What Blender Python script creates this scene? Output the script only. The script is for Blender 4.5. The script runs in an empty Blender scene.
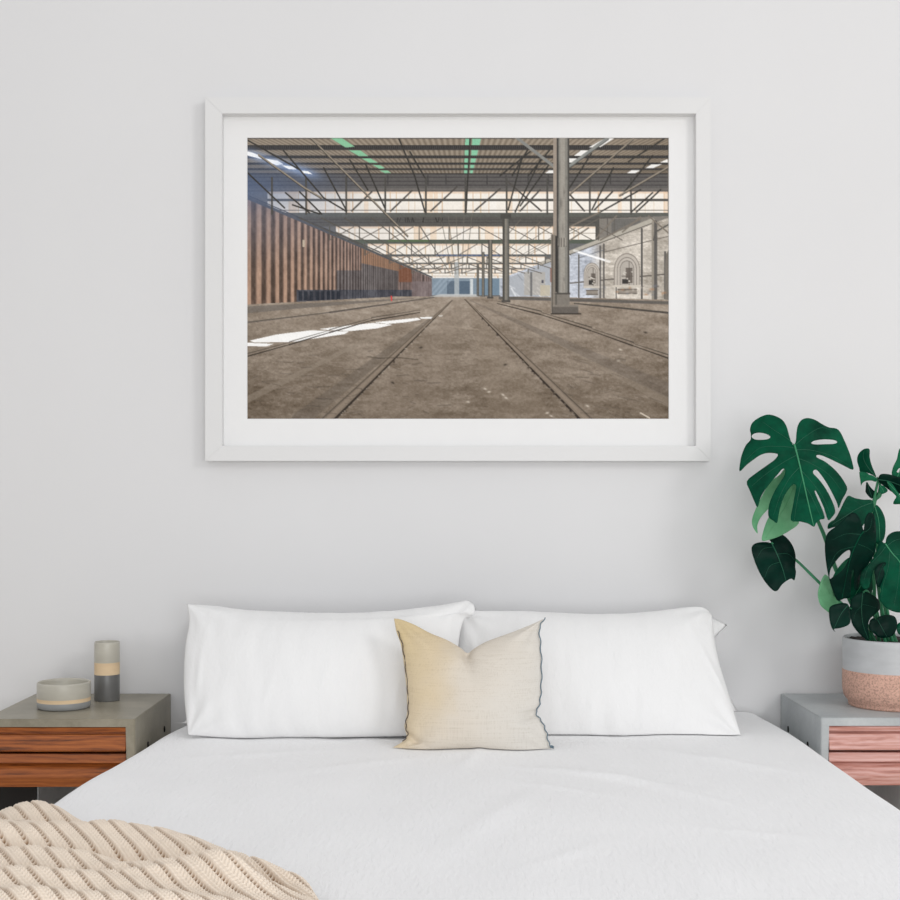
import bpy, bmesh, math, random
import numpy as np
from mathutils import Vector, noise
from mathutils.geometry import delaunay_2d_cdt

SC = bpy.context.scene
COL = SC.collection
F, D, HZ, CZ = 1312.0, 3.75, 495.0, 1.167      # focal length (px of a 900 px frame), camera-wall distance, eye level row, eye height


def at(px, py, y):
    """real-world point at depth y that the photograph shows at (px, py)"""
    d = y + D
    return Vector(((px - 450.0) * d / F, y, CZ - (py - HZ) * d / F))


# ------------------------------------------------------------------ helpers
def tag(o, label=None, cat=None, group=None, kind=None):
    if label: o['label'] = label
    if cat: o['category'] = cat
    if group: o['group'] = group
    if kind: o['kind'] = kind
    return o


def empty(name, loc=(0, 0, 0)):
    o = bpy.data.objects.new(name, None)
    o.empty_display_size = 0.05
    COL.objects.link(o)
    o.location = loc
    return o


def finish(name, me, mats, parent=None, smooth=True, keep_world=True):
    if not isinstance(mats, (list, tuple)): mats = [mats]
    for m in mats: me.materials.append(m)
    if smooth:
        for p in me.polygons: p.use_smooth = True
    o = bpy.data.objects.new(name, me)
    COL.objects.link(o)
    if parent is not None:
        o.parent = parent
        if keep_world:                      # vertices are given in world space: undo the parents' offset
            off = Vector((0, 0, 0)); p = parent
            while p is not None:
                off += p.location; p = p.parent
            o.location = -off
    return o


def pyobj(name, verts, faces, mats, parent=None, smooth=True, mat_ids=None):
    me = bpy.data.meshes.new(name)
    me.from_pydata([tuple(v) for v in verts], [], faces)
    if mat_ids is not None:
        for p, i in zip(me.polygons, mat_ids): p.material_index = i
    me.update()
    return finish(name, me, mats, parent, smooth)


def bmobj(name, bm, mats, parent=None, smooth=False, angle=None):
    bmesh.ops.recalc_face_normals(bm, faces=bm.faces[:])
    me = bpy.data.meshes.new(name)
    bm.to_mesh(me); bm.free()
    o = finish(name, me, mats, parent, smooth)
    if angle is not None:
        for p in me.polygons: p.use_smooth = True
        for e in me.edges: pass
        me.set_sharp_from_angle(angle=angle)
    return o


def add_box(bm, x0, x1, y0, y1, z0, z1, bevel=0.0, seg=2):
    r = bmesh.ops.create_cube(bm, size=1.0)
    vs = r['verts']
    for v in vs:
        v.co = Vector((x0 + (v.co.x + .5) * (x1 - x0), y0 + (v.co.y + .5) * (y1 - y0), z0 + (v.co.z + .5) * (z1 - z0)))
    if bevel > 0:
        es = list({e for v in vs for e in v.link_edges})
        bmesh.ops.bevel(bm, geom=es, offset=bevel, segments=seg, affect='EDGES', profile=0.5)


def box(name, x0, x1, y0, y1, z0, z1, mat, parent=None, bevel=0.0, seg=2):
    bm = bmesh.new()
    add_box(bm, x0, x1, y0, y1, z0, z1, bevel, seg)
    return bmobj(name, bm, mat, parent)


def lathe(name, profile, center, mats, parent=None, seg=72, ids=None, closed=False):
    """profile: (r, z) points; ids: material index per profile segment"""
    verts, faces, mi = [], [], []
    n = len(profile)
    for (r, z) in profile:
        for k in range(seg):
            a = 2 * math.pi * k / seg
            verts.append((center[0] + r * math.cos(a), center[1] + r * math.sin(a), center[2] + z))
    rng = n if closed else n - 1
    for i in range(rng):
        j = (i + 1) % n
        for k in range(seg):
            k2 = (k + 1) % seg
            faces.append((i * seg + k, i * seg + k2, j * seg + k2, j * seg + k))
            mi.append(ids[i] if ids else 0)
    return pyobj(name, verts, faces, mats, parent, True, mi)


def tube_geo(pts, r0, r1, seg=10):
    """tapered tube through pts -> verts, faces"""
    pts = [Vector(p) for p in pts]
    n = len(pts)
    verts, faces = [], []
    up = Vector((0.13, 0.97, 0.21)).normalized()
    for i, p in enumerate(pts):
        t = (pts[min(i + 1, n - 1)] - pts[max(i - 1, 0)]).normalized()
        a = t.cross(up)
        if a.length < 1e-4: a = t.cross(Vector((1, 0, 0)))
        a.normalize(); b = t.cross(a).normalized()
        r = r0 + (r1 - r0) * i / (n - 1)
        for k in range(seg):
            w = 2 * math.pi * k / seg
            verts.append(p + a * (r * math.cos(w)) + b * (r * math.sin(w)))
    for i in range(n - 1):
        for k in range(seg):
            k2 = (k + 1) % seg
            faces.append((i * seg + k, i * seg + k2, (i + 1) * seg + k2, (i + 1) * seg + k))
    faces.append(tuple(range(seg)))
    faces.append(tuple((n - 1) * seg + k for k in range(seg))[::-1])
    return verts, faces


def catmull(pts, per=8, closed=False):
    pts = [Vector(p) for p in pts]
    n = len(pts); out = []
    rng = n if closed else n - 1
    for i in range(rng):
        p1 = pts[i]; p2 = pts[(i + 1) % n]
        p0 = pts[i - 1] if (closed or i > 0) else p1 * 2 - p2
        p3 = pts[(i + 2) % n] if (closed or i + 2 < n) else p2 * 2 - p1
        for k in range(per):
            t = k / per
            out.append(0.5 * ((2 * p1) + (p2 - p0) * t + (2 * p0 - 5 * p1 + 4 * p2 - p3) * t * t + (3 * p1 - p0 - 3 * p2 + p3) * t ** 3))
    if not closed: out.append(pts[-1])
    return out


def lerp_table(t, xs, ys):
    return float(np.interp(t, xs, ys))


# ------------------------------------------------------------------ materials
def s2l(c):
    return tuple((v / 255.0 / 12.92) if v / 255.0 <= 0.04045 else (((v / 255.0) + 0.055) / 1.055) ** 2.4 for v in c)


class NT:
    def __init__(self, name):
        self.m = bpy.data.materials.new(name)
        self.m.use_nodes = True
        self.t = self.m.node_tree
        self.b = self.t.nodes['Principled BSDF']

    def n(self, kind, **kw):
        nd = self.t.nodes.new(kind)
        for k, v in kw.items():
            if k in nd.inputs.keys(): nd.inputs[k].default_value = v
            else: setattr(nd, k, v)
        return nd

    def l(self, a, b): self.t.links.new(a, b)

    def coord(self, scale=(1, 1, 1), rot=(0, 0, 0), loc=(0, 0, 0), src='Object'):
        tc = self.n('ShaderNodeTexCoord'); mp = self.n('ShaderNodeMapping')
        mp.inputs['Scale'].default_value = scale
        mp.inputs['Rotation'].default_value = rot
        mp.inputs['Location'].default_value = loc
        self.l(tc.outputs[src], mp.inputs['Vector'])
        return mp.outputs['Vector']

    def noise(self, vec, scale, detail=3.0, rough=0.5, dist=0.0):
        nd = self.n('ShaderNodeTexNoise')
        nd.inputs['Scale'].default_value = scale
        nd.inputs['Detail'].default_value = detail
        nd.inputs['Roughness'].default_value = rough
        nd.inputs['Distortion'].default_value = dist
        self.l(vec, nd.inputs['Vector'])
        return nd.outputs['Fac']

    def ramp(self, fac, stops, interp='LINEAR'):
        r = self.n('ShaderNodeValToRGB')
        r.color_ramp.interpolation = interp
        els = r.color_ramp.elements
        while len(els) < len(stops): els.new(0.5)
        for e, (p, c) in zip(els, stops):
            e.position = p; e.color = (*c, 1.0)
        self.l(fac, r.inputs['Fac'])
        return r.outputs['Color']

    def mix(self, fac, a, b, mode='MIX'):
        m = self.n('ShaderNodeMix', data_type='RGBA', blend_type=mode)
        for sock, v in ((m.inputs[0], fac), (m.inputs[6], a), (m.inputs[7], b)):
            if hasattr(v, 'links'): self.l(v, sock)
            elif isinstance(v, (int, float)): sock.default_value = v
            else: sock.default_value = (*v, 1.0)
        return m.outputs[2]

    def math(self, op, a, b=0.0):
        m = self.n('ShaderNodeMath', operation=op)
        for sock, v in ((m.inputs[0], a), (m.inputs[1], b)):
            if hasattr(v, 'links'): self.l(v, sock)
            else: sock.default_value = v
        return m.outputs[0]

    def base(self, c):
        if hasattr(c, 'links'): self.l(c, self.b.inputs['Base Color'])
        else: self.b.inputs['Base Color'].default_value = (*c, 1.0)
        return self

    def set(self, **kw):
        for k, v in kw.items():
            self.b.inputs[k.replace('_', ' ')].default_value = v
        return self

    def bump(self, h, strength, dist=0.002):
        bp = self.n('ShaderNodeBump')
        bp.inputs['Strength'].default_value = strength
        bp.inputs['Distance'].default_value = dist
        self.l(h, bp.inputs['Height'])
        self.l(bp.outputs['Normal'], self.b.inputs['Normal'])
        return self


def mat_plain(name, rgb, rough=0.6, var=0.06, vscale=8.0, bump=0.0, bscale=60.0, spec=0.4):
    k = NT(name); v = k.coord()
    c = s2l(rgb)
    lo = tuple(max(0, x * (1 - var)) for x in c); hi = tuple(min(1, x * (1 + var)) for x in c)
    k.base(k.ramp(k.noise(v, vscale, 4), [(0.3, lo), (0.7, hi)]))
    k.set(Roughness=rough, Specular_IOR_Level=spec)
    if bump: k.bump(k.noise(v, bscale, 3), bump, 0.002)
    return k.m


def mat_cotton(name, rgb, crinkle=0.25, cscale=(70, 28, 70), weave=0.12):
    k = NT(name); v = k.coord()
    c = s2l(rgb)
    k.base(k.ramp(k.noise(v, 5.0, 3), [(0.3, tuple(x * 0.975 for x in c)), (0.7, c)]))
    k.set(Roughness=0.92, Specular_IOR_Level=0.15)
    k.b.inputs['Sheen Weight'].default_value = 0.15
    cr = k.noise(k.coord(scale=cscale), 1.0, 3, 0.55, 0.4)
    wv = k.noise(v, 420.0, 2)
    h = k.math('ADD', k.math('MULTIPLY', cr, 1.0), k.math('MULTIPLY', wv, weave))
    k.bump(h, crinkle, 0.004)
    return k.m


def mat_concrete(name, lo, hi, rough=0.55):
    k = NT(name); v = k.coord()
    big = k.noise(v, 5.0, 6, 0.6); fine = k.noise(v, 90.0, 4, 0.6)
    f = k.math('ADD', k.math('MULTIPLY', big, 0.8), k.math('MULTIPLY', fine, 0.2))
    k.base(k.ramp(f, [(0.33, s2l(lo)), (0.68, s2l(hi))]))
    k.set(Roughness=rough, Specular_IOR_Level=0.45)
    k.bump(fine, 0.08, 0.002)
    return k.m


def mat_wood(name, dark, mid, light, rough=0.42):
    k = NT(name)
    v = k.coord(scale=(1.7, 14, 14))
    g = k.noise(v, 2.2, 7, 0.66, 1.6)
    v2 = k.coord(scale=(3.0, 160, 160))
    fine = k.noise(v2, 2.0, 3)
    w = k.n('ShaderNodeTexWave', wave_type='BANDS', bands_direction='Z')
    w.inputs['Scale'].default_value = 9.0; w.inputs['Distortion'].default_value = 9.0
    w.inputs['Detail'].default_value = 3.0; w.inputs['Detail Scale'].default_value = 0.7
    k.l(k.coord(scale=(0.9, 3, 3)), w.inputs['Vector'])
    f = k.math('ADD', k.math('MULTIPLY', g, 0.66), k.math('ADD', k.math('MULTIPLY', w.outputs['Fac'], 0.10), k.math('MULTIPLY', fine, 0.24)))
    k.base(k.ramp(f, [(0.33, s2l(dark)), (0.47, s2l(mid)), (0.70, s2l(light))]))
    k.set(Roughness=rough, Specular_IOR_Level=0.5)
    k.bump(fine, 0.1, 0.001)
    return k.m


def mat_glaze(name, rgb, rough=0.3, speck=0.0, var=0.07):
    k = NT(name); v = k.coord()
    c = s2l(rgb)
    col = k.ramp(k.noise(k.coord(scale=(14, 14, 40)), 1.0, 4), [(0.3, tuple(x * (1 - var) for x in c)), (0.7, tuple(min(1, x * (1 + var)) for x in c))])
    if speck:
        sp = k.ramp(k.noise(v, 190.0, 4, 0.75), [(0.47, (0, 0, 0)), (0.60, (1, 1, 1))])
        col = k.mix(k.math('MULTIPLY', sp, speck), col, tuple(x * 0.3 for x in c))
        k.bump(k.noise(v, 150.0, 3, 0.7), 0.25, 0.003)
    k.base(col)
    k.set(Roughness=rough, Specular_IOR_Level=0.5)
    return k.m


def mat_leaf(name, lo, hi, rough=0.42, coat=0.2):
    k = NT(name); v = k.coord()
    k.base(k.ramp(k.noise(v, 14.0, 5, 0.6), [(0.3, s2l(lo)), (0.7, s2l(hi))]))
    k.set(Roughness=rough, Specular_IOR_Level=0.08)
    k.bump(k.noise(k.coord(scale=(30, 30, 60)), 1.0, 3), 0.25, 0.006)
    return k.m


def mat_print():
    k = NT('printed_photograph')
    a = k.n('ShaderNodeVertexColor'); a.layer_name = 'ink'
    k.base(a.outputs['Color'])
    k.set(Roughness=0.75, Specular_IOR_Level=0.1)
    return k.m


def mat_linen():
    k = NT('washed_linen')
    # bleached dye: ochre towards one edge, pale greige towards the other
    tc = k.n('ShaderNodeTexCoord'); sx = k.n('ShaderNodeSeparateXYZ')
    k.l(tc.outputs['Generated'], sx.inputs[0])
    blot = k.noise(k.coord(), 7.0, 4)
    f = k.math('ADD', k.math('MULTIPLY', sx.outputs[0], 0.85), k.math('MULTIPLY', k.math('SUBTRACT', 1.0, sx.outputs[2]), 0.22))
    f = k.math('ADD', f, k.math('MULTIPLY', k.math('SUBTRACT', blot, 0.5), 0.35))
    dye = k.ramp(f, [(0.10, s2l((212, 192, 152))), (0.28, s2l((216, 199, 170))), (0.48, s2l((217, 208, 195))), (0.9, s2l((215, 211, 204)))])
    th1 = k.noise(k.coord(scale=(420, 420, 14)), 1.0, 2); th2 = k.noise(k.coord(scale=(14, 14, 420)), 1.0, 2)
    th = k.math('ADD', th1, th2)
    col = k.mix(0.5, dye, k.ramp(th, [(0.7, (0.80, 0.78, 0.74)), (1.2, (1, 1, 1))]), 'MULTIPLY')
    k.base(dye)
    k.l(col, k.b.inputs['Base Color'])
    k.set(Roughness=0.95, Specular_IOR_Level=0.1)
    k.bump(th, 0.35, 0.0015)
    return k.m


M = {}
M['wall'] = mat_plain('painted_plaster', (222, 222, 223), 0.9, 0.012, 1.6, 0.05, 90.0, 0.15)
M['floor'] = mat_wood('oak_boards', (186, 174, 160), (204, 194, 180), (218, 208, 196), 0.5)
M['trim'] = mat_plain('white_trim_paint', (226, 226, 226), 0.5, 0.02)
M['frame'] = mat_plain('white_lacquer', (222, 222, 222), 0.5, 0.01, 3.0, 0, 60, 0.3)
M['mat'] = mat_plain('white_mat_board', (234, 234, 234), 0.95, 0.005, 20.0, 0.03, 300, 0.1)
M['print'] = mat_print()
M['sheet'] = mat_cotton('crinkled_white_cotton', (244, 244, 245), 0.6, (95, 30, 60))
M['pillowcase'] = mat_cotton('white_pillowcase_cotton', (236, 236, 236), 0.3, (90, 40, 40))
M['mattress'] = mat_plain('mattress_ticking', (225, 225, 222), 0.9, 0.03)
M['bed_base'] = mat_plain('grey_bed_base_fabric', (150, 148, 144), 0.9, 0.06)
M['linen'] = mat_linen()
M['thread_dark'] = mat_plain('charcoal_thread', (92, 84, 78), 0.9, 0.2, 200)
M['thread_blue'] = mat_plain('slate_blue_thread', (104, 122, 134), 0.9, 0.2, 200)
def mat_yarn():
    # cream knit; the brown in the ladder gaps is painted shade of the pits
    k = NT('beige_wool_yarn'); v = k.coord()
    a = k.n('ShaderNodeVertexColor'); a.layer_name = 'gap_shade'
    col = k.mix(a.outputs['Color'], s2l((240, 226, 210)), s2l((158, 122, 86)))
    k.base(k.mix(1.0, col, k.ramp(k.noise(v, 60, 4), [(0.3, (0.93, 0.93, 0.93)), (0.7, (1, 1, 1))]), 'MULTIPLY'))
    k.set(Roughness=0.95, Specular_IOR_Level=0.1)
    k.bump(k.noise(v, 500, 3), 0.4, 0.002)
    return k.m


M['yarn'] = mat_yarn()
M['concrete_dark'] = mat_concrete('olive_grey_concrete', (122, 116, 100), (164, 157, 140), 0.34)
M['concrete_pale'] = mat_concrete('blue_grey_concrete', (164, 169, 171), (194, 198, 199), 0.5)
M['walnut'] = mat_wood('oiled_walnut', (48, 24, 12), (144, 76, 30), (190, 110, 50))
M['rosewood'] = mat_wood('reddish_rosewood', (156, 100, 88), (196, 140, 128), (224, 184, 178))
M['black_base'] = mat_plain('black_stained_base', (26, 22, 20), 0.7, 0.1)
M['pale_base'] = mat_plain('pale_grey_base', (196, 200, 206), 0.7, 0.03)
M['hole'] = mat_plain('dark_bolt_socket', (20, 18, 16), 0.8, 0.1)
M['glaze_light'] = mat_glaze('light_grey_glaze', (186, 182, 170), 0.32)
M['glaze_dark'] = mat_glaze('dark_grey_glaze', (104, 104, 103), 0.3)
M['glaze_mid'] = mat_glaze('mid_grey_glaze', (146, 148, 148), 0.35)
M['clay_raw'] = mat_glaze('raw_beige_clay', (222, 196, 160), 0.75)
M['pot_glaze'] = mat_glaze('pale_grey_pot_glaze', (186, 188, 190), 0.45)
M['terracotta'] = mat_glaze('speckled_terracotta', (212, 170, 152), 0.75, 0.55)
M['soil'] = mat_plain('potting_soil', (38, 30, 26), 0.95, 0.5, 60, 0.8, 120)
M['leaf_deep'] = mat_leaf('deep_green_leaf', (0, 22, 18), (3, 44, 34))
M['leaf_mid'] = mat_leaf('mid_green_leaf', (0, 48, 34), (4, 84, 58))
M['leaf_bright'] = mat_leaf('fresh_green_leaf', (10, 76, 52), (30, 112, 78))
M['leaf_pale'] = mat_leaf('pale_leaf_underside', (96, 160, 116), (126, 186, 142), 0.6)
M['vein'] = mat_plain('leaf_vein', (58, 138, 98), 0.5, 0.1)
M['vein_dark'] = mat_plain('dark_leaf_vein', (18, 88, 64), 0.5, 0.1)
M['stalk'] = mat_plain('green_stalk', (48, 122, 84), 0.45, 0.15, 20)

# ------------------------------------------------------------------ the room
WB = box('wall_back', -4.5, 4.5, 0.0, 0.12, 0.0, 3.4, M['wall']); tag(WB, 'plain light grey painted wall behind the bed', 'wall', kind='structure')
FL = box('floor', -4.5, 4.5, -5.5, 0.12, -0.1, 0.0, M['floor']); tag(FL, 'brown oak board floor', 'floor', kind='structure')
BB = box('baseboard_back', -4.5, 4.5, -0.014, 0.0, 0.0, 0.09, M['trim'], bevel=0.003); tag(BB, 'white baseboard along the back wall', 'baseboard', kind='structure')
# ------------------------------------------------------------------ framed photograph
class Ink:
    """a small painter: draws the printed picture (its own pixel frame 247..669 x 137.5..419) into an array of ink colours"""
    X0, Y0, X1, Y1, S = 247.0, 137.5, 669.0, 419.0, 3

    def __init__(self):
        self.w = int((self.X1 - self.X0) * self.S); self.h = int((self.Y1 - self.Y0) * self.S)
        self.a = np.zeros((self.h, self.w, 3)) + 110.0
        self.rng = np.random.default_rng(4)

    def grid(self, x0, y0, x1, y1):
        i0 = max(0, int((x0 - self.X0) * self.S) - 2); i1 = min(self.w, int((x1 - self.X0) * self.S) + 3)
        j0 = max(0, int((y0 - self.Y0) * self.S) - 2); j1 = min(self.h, int((y1 - self.Y0) * self.S) + 3)
        if i1 <= i0 or j1 <= j0: return None
        xs = self.X0 + (np.arange(i0, i1) + .5) / self.S; ys = self.Y0 + (np.arange(j0, j1) + .5) / self.S
        return np.s_[j0:j1, i0:i1], xs[None, :], ys[:, None]

    def blend(self, sl, cov, c):
        cov = cov[..., None]
        self.a[sl] = self.a[sl] * (1 - cov) + np.asarray(c, float) * cov

    def poly(self, pts, c, alpha=1.0):
        px = [p[0] for p in pts]; py = [p[1] for p in pts]
        g = self.grid(min(px), min(py), max(px), max(py))
        if g is None: return
        sl, xs, ys = g
        ins = np.zeros(np.broadcast_shapes(xs.shape, ys.shape), bool)
        n = len(pts)
        for i in range(n):
            xa, ya = pts[i]; xb, yb = pts[(i + 1) % n]
            if ya == yb: continue
            cr = ((ya > ys) != (yb > ys)) & (xs < (xb - xa) * (ys - ya) / (yb - ya) + xa)
            ins ^= cr
        self.blend(sl, ins * alpha, c)

    def rect(self, x0, y0, x1, y1, c, alpha=1.0): self.poly([(x0, y0), (x1, y0), (x1, y1), (x0, y1)], c, alpha)

    def line(self, x0, y0, x1, y1, c, w=1.0, alpha=1.0, w2=None):
        w2 = w if w2 is None else w2
        m = max(w, w2)
        g = self.grid(min(x0, x1) - m, min(y0, y1) - m, max(x0, x1) + m, max(y0, y1) + m)
        if g is None: return
        sl, xs, ys = g
        dx, dy = x1 - x0, y1 - y0; L2 = dx * dx + dy * dy + 1e-9
        t = np.clip(((xs - x0) * dx + (ys - y0) * dy) / L2, 0, 1)
        d = np.hypot(xs - x0 - t * dx, ys - y0 - t * dy)
        hw = (w + (w2 - w) * t) / 2
        self.blend(sl, np.clip((hw - d) * self.S + 0.5, 0, 1) * alpha, c)

    def pl(self, pts, c, w=1.0, alpha=1.0):
        for a, b in zip(pts[:-1], pts[1:]): self.line(*a, *b, c, w, alpha)

    def glow(self, x, y, rx, ry, c, alpha, ang=0.0):
        g = self.grid(x - 3 * max(rx, ry), y - 3 * max(rx, ry), x + 3 * max(rx, ry), y + 3 * max(rx, ry))
        if g is None: return
        sl, xs, ys = g
        ca, sa = math.cos(ang), math.sin(ang)
        u = ((xs - x) * ca + (ys - y) * sa) / rx; v = (-(xs - x) * sa + (ys - y) * ca) / ry
        self.blend(sl, np.exp(-(u * u + v * v)) * alpha, c)

    def noise(self, cw, ch):
        gh, gw = int(self.h / ch) + 3, int(self.w / cw) + 3
        g = self.rng.random((gh, gw))
        y = np.arange(self.h) / ch; x = np.arange(self.w) / cw
        yi = y.astype(int); xi = x.astype(int)
        fy = (y - yi)[:, None]; fx = (x - xi)[None, :]
        fy = fy * fy * (3 - 2 * fy); fx = fx * fx * (3 - 2 * fx)
        A = g[yi][:, xi]; B = g[yi][:, xi + 1]; C_ = g[yi + 1][:, xi]; D_ = g[yi + 1][:, xi + 1]
        return (A * (1 - fx) + B * fx) * (1 - fy) + (C_ * (1 - fx) + D_ * fx) * fy - 0.5


def paint_print():
    k = Ink(); R = random.Random(11)
    VX, VY = 461.0, 294.0
    xs = k.X0 + (np.arange(k.w) + .5) / k.S; ys = k.Y0 + (np.arange(k.h) + .5) / k.S
    XX, YY = np.meshgrid(xs, ys)
    dark, steel, tan = (54, 53, 52), (92, 91, 88), (146, 134, 119)
    # --- corrugated roof with purlins
    k.rect(247, 137, 669, 192, (92, 87, 83))
    corr = np.sin((XX - VX) / np.maximum(230 - YY, 1) * 95.0)
    bands = [(139.2, 145.6), (150.6, 156.0), (158.8, 162.8), (165.2, 168.6), (170.6, 173.4)]
    for i, (a, b) in enumerate(bands):
        m = ((YY > a) & (YY < b))[..., None]
        col = np.array(tan) * (1.0 - 0.03 * i) + (corr * 17)[..., None] * np.array([1, .98, .95])
        col -= np.clip((XX - 600) / 70, 0, 1)[..., None] * 14
        k.a = np.where(m, col, k.a)
    for a, b in [(137, 139.2), (145.6, 150.6), (156, 158.8), (162.8, 165.2), (168.6, 170.6), (173.4, 175)]:
        k.rect(247, a, 669, b, (66, 64, 63))
        m = (YY > a + .6) & (YY < a + (b - a) * .7)
        k.a = np.where(m[..., None], k.a + (np.sin(XX * 3.3) * 14)[..., None], k.a)
    # --- upper beam band
    k.rect(247, 175, 669, 192, (98, 95, 93))
    for y in (177.6, 181.6, 185.4): k.line(247, y, 669, y, (74, 71, 71), 1.0)
    k.line(247, 189.5, 669, 189.5, (114, 110, 106), 2.0)
    for x in (306, 347, 388, 428, 446, 487, 506, 528, 548, 590, 610): k.line(x, 176, x, 184, (72, 70, 69), 1.3)

    # --- clerestory bays receding
    def bay(x0, x1, y0, y1, rail=None):
        k.rect(x0, y0, x1, y1, (243, 237, 228))
        n = max(6, int((x1 - x0) / 9))
        for i in range(n):
            x = x0 + (x1 - x0) * (i + R.random() * .6) / n
            if R.random() < .75: k.line(x, y0, x, y1, R.choice([(206, 168, 128), (214, 186, 150), (222, 204, 180)]), R.uniform(.5, 1.2), .8)
            if R.random() < .3: k.rect(x, y0, x + R.uniform(3, 9), y1, R.choice([(240, 214, 186), (246, 242, 236), (232, 206, 178)]), .6)
        k.rect(x0, y0, x1, y0 + min(2, (y1 - y0) * .15), (226, 190, 158), .5)
        if rail: k.rect(x0, rail[0], x1, rail[1], (96, 94, 90))
    bay(268, 669, 192, 213, (199, 201.6))
    k.line(268, 210.4, 669, 210.4, (112, 104, 96), .8)
    k.rect(262, 213, 669, 218, (98, 99, 94)); k.rect(262, 217, 669, 226.6, (92, 90, 86))
    for y in (219.5, 222.5): k.line(300, y, 669, y, (78, 76, 74), .7)
    for i in range(16):
        x = R.uniform(380, 446); k.line(x, 218, x + R.uniform(-2, 2), 222, (58, 56, 54), .8)
    bay(336.5, 596, 226.6, 240); k.line(336, 233.2, 596, 233.2, (150, 138, 124), .6)
    k.rect(330, 239.6, 600, 243.6, (92, 98, 88)); k.rect(388, 239.8, 430, 241.6, (92, 112, 80))
    bay(368, 552, 244, 254.4); k.rect(360, 254.2, 556, 256.2, (98, 100, 100)); k.rect(436, 254.4, 500, 255.8, (92, 108, 142))
    bay(392, 545, 256.6, 262.8); k.rect(384, 262.6, 548, 264, (104, 102, 98))
    bay(402, 538, 264.2, 268); k.rect(396, 268, 540, 269.2, (116, 112, 108))
    bay(410, 528, 269.2, 272.4); k.rect(406, 272.4, 530, 273.2, (128, 124, 118))
    bay(418, 520, 273.2, 275.4); k.rect(414, 275.4, 520, 276, (140, 136, 132))
    bay(424, 512, 276, 278)
    for i in range(5):   # panes mesh of the far bays
        for x in range(400 + 6 * i, 530 - 4 * i, 5): k.line(x, 245 + 5 * i, x, 250 + 5 * i, (196, 186, 172), .4, .7)
    # --- far end wall, hazy
    k.rect(428, 278, 506, 295, (132, 147, 160))
    k.rect(447, 281, 455, 294, (98, 112, 126)); k.rect(459.5, 281, 470, 294, (92, 108, 124)); k.rect(480, 279, 500, 295, (118, 138, 154))
    k.rect(454.5, 262, 459, 295, (176, 182, 184), .75); k.rect(470, 279, 473, 295, (206, 212, 214)); k.rect(499.5, 278, 502, 295, (198, 204, 208))
    for x0 in (436, 441, 446): k.line(x0 - 8, 294, x0 + 6, 278, (176, 190, 204), 2.0, .35)
    # --- left corrugated iron wall
    k.poly([(247, 199), (431, 277.5), (431, 295.6), (247, 305)], (118, 92, 78))
    top = 199 + (XX - 247) * .4279; bot = 305 - (XX - 247) * .0493
    inside = (XX < 432) & (YY > top) & (YY < bot)
    ph = ((1 / np.maximum(VX - 1 - XX, 4)) - .0048) / .00025
    fr = ph - np.floor(ph)
    sh = np.where(fr < .12, .5 + fr * 0, np.where(fr < .45, .42, np.where(fr < .58, .85, 1.05)))
    sh = .20 + .80 * np.clip(sh, 0, 2) + np.sin(np.clip((fr - .5) * 2, 0, 1) * np.pi) * .12
    nz = k.noise(14, 50) * 26 + k.noise(5, 12) * 22
    fade = np.clip((XX - 300) / 130, 0, 1)
    colr = np.stack([160 - 26 * fade, 130 - 14 * fade, 110 + 2 * fade], -1) * (sh * (1 - .25 * fade) + .25 * fade * .8)[..., None] + nz[..., None] * np.array([1, .85, .75])
    low = (XX > 297) & (YY > 289.5)
    colr = np.where(low[..., None], np.array([58, 58, 64]) + (fr * 34)[..., None] + nz[..., None], colr)
    mid = (XX > 337) & (XX < 362) & (YY > 270) & ~low
    colr = np.where(mid[..., None], np.array([76, 68, 66]) + (np.clip((fr - .4) * 4, 0, 1) * 44)[..., None] + nz[..., None] * .7, colr)
    l2 = (XX >= 362) & (XX < 398) & (YY > 263 + (XX - 362) * .22) & ~low
    colr = np.where(l2[..., None], np.array([72, 65, 63]) + (np.clip((fr - .4) * 4, 0, 1) * 50)[..., None] + nz[..., None] * .7, colr)
    l3 = (XX >= 362) & (XX < 399) & (YY <= 263 + (XX - 362) * .22)
    colr = np.where(l3[..., None], np.array([112, 88, 72]) + (np.clip((fr - .35) * 3, 0, 1) * 62)[..., None] * np.array([1, .75, .55]), colr)
    l4 = (XX >= 399) & (XX < 412) & (YY < 282)
    colr = np.where(l4[..., None], np.array([116, 74, 54]) + (fr * 20)[..., None], colr)
    l5 = (XX >= 412) & (YY > 281)
    colr = np.where(l5[..., None], np.array([112, 98, 96]) + (fr * 24)[..., None] + nz[..., None], colr)
    colr = colr * .93 + np.array([112, 116, 128]) * .07
    k.a = np.where(inside[..., None], colr, k.a)
    for x in (299, 304.5, 310, 316, 321.5, 327, 332, 337): k.rect(x, 291, x + 3.2, 300.5 - (x - 299) * .04, (40, 44, 52), .75)
    k.rect(303, 240, 305.3, 247, (204, 186, 160))
    k.line(247, 197.5, 432, 277, (86, 88, 92), 3.0, 1, 1.4); k.line(247, 195, 380, 252, (70, 72, 78), 1.0)
    # --- right rendered brick wall
    k.poly([(506, 276.5), (568, 252.5), (598, 240), (598, 219), (669, 219), (669, 302), (506, 297)], (176, 168, 158))
    rw = (XX > 500) & (YY > 293 - (XX - 461) * .372) & (YY < 297 + (XX - 500) * .03)
    cool = np.clip((603 - XX) / 14, 0, 1)[..., None]
    brick = k.noise(7, 3) * 26 + k.noise(30, 24) * 30 + k.noise(3, 3) * 16 + k.noise(60, 7) * 18
    base = np.array([198, 190, 179]) * (1 - cool) + np.array([188, 193, 203]) * cool
    k.a = np.where(rw[..., None], base + brick[..., None] * 1.35 - np.clip((XX - 640) / 30, 0, 1)[..., None] * 26, k.a)
    k.poly([(596, 219), (669, 216), (669, 217.5), (597, 243)], (132, 127, 120)); k.poly([(611, 219), (640, 219), (640, 226), (611, 235)], (112, 110, 106))
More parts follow.
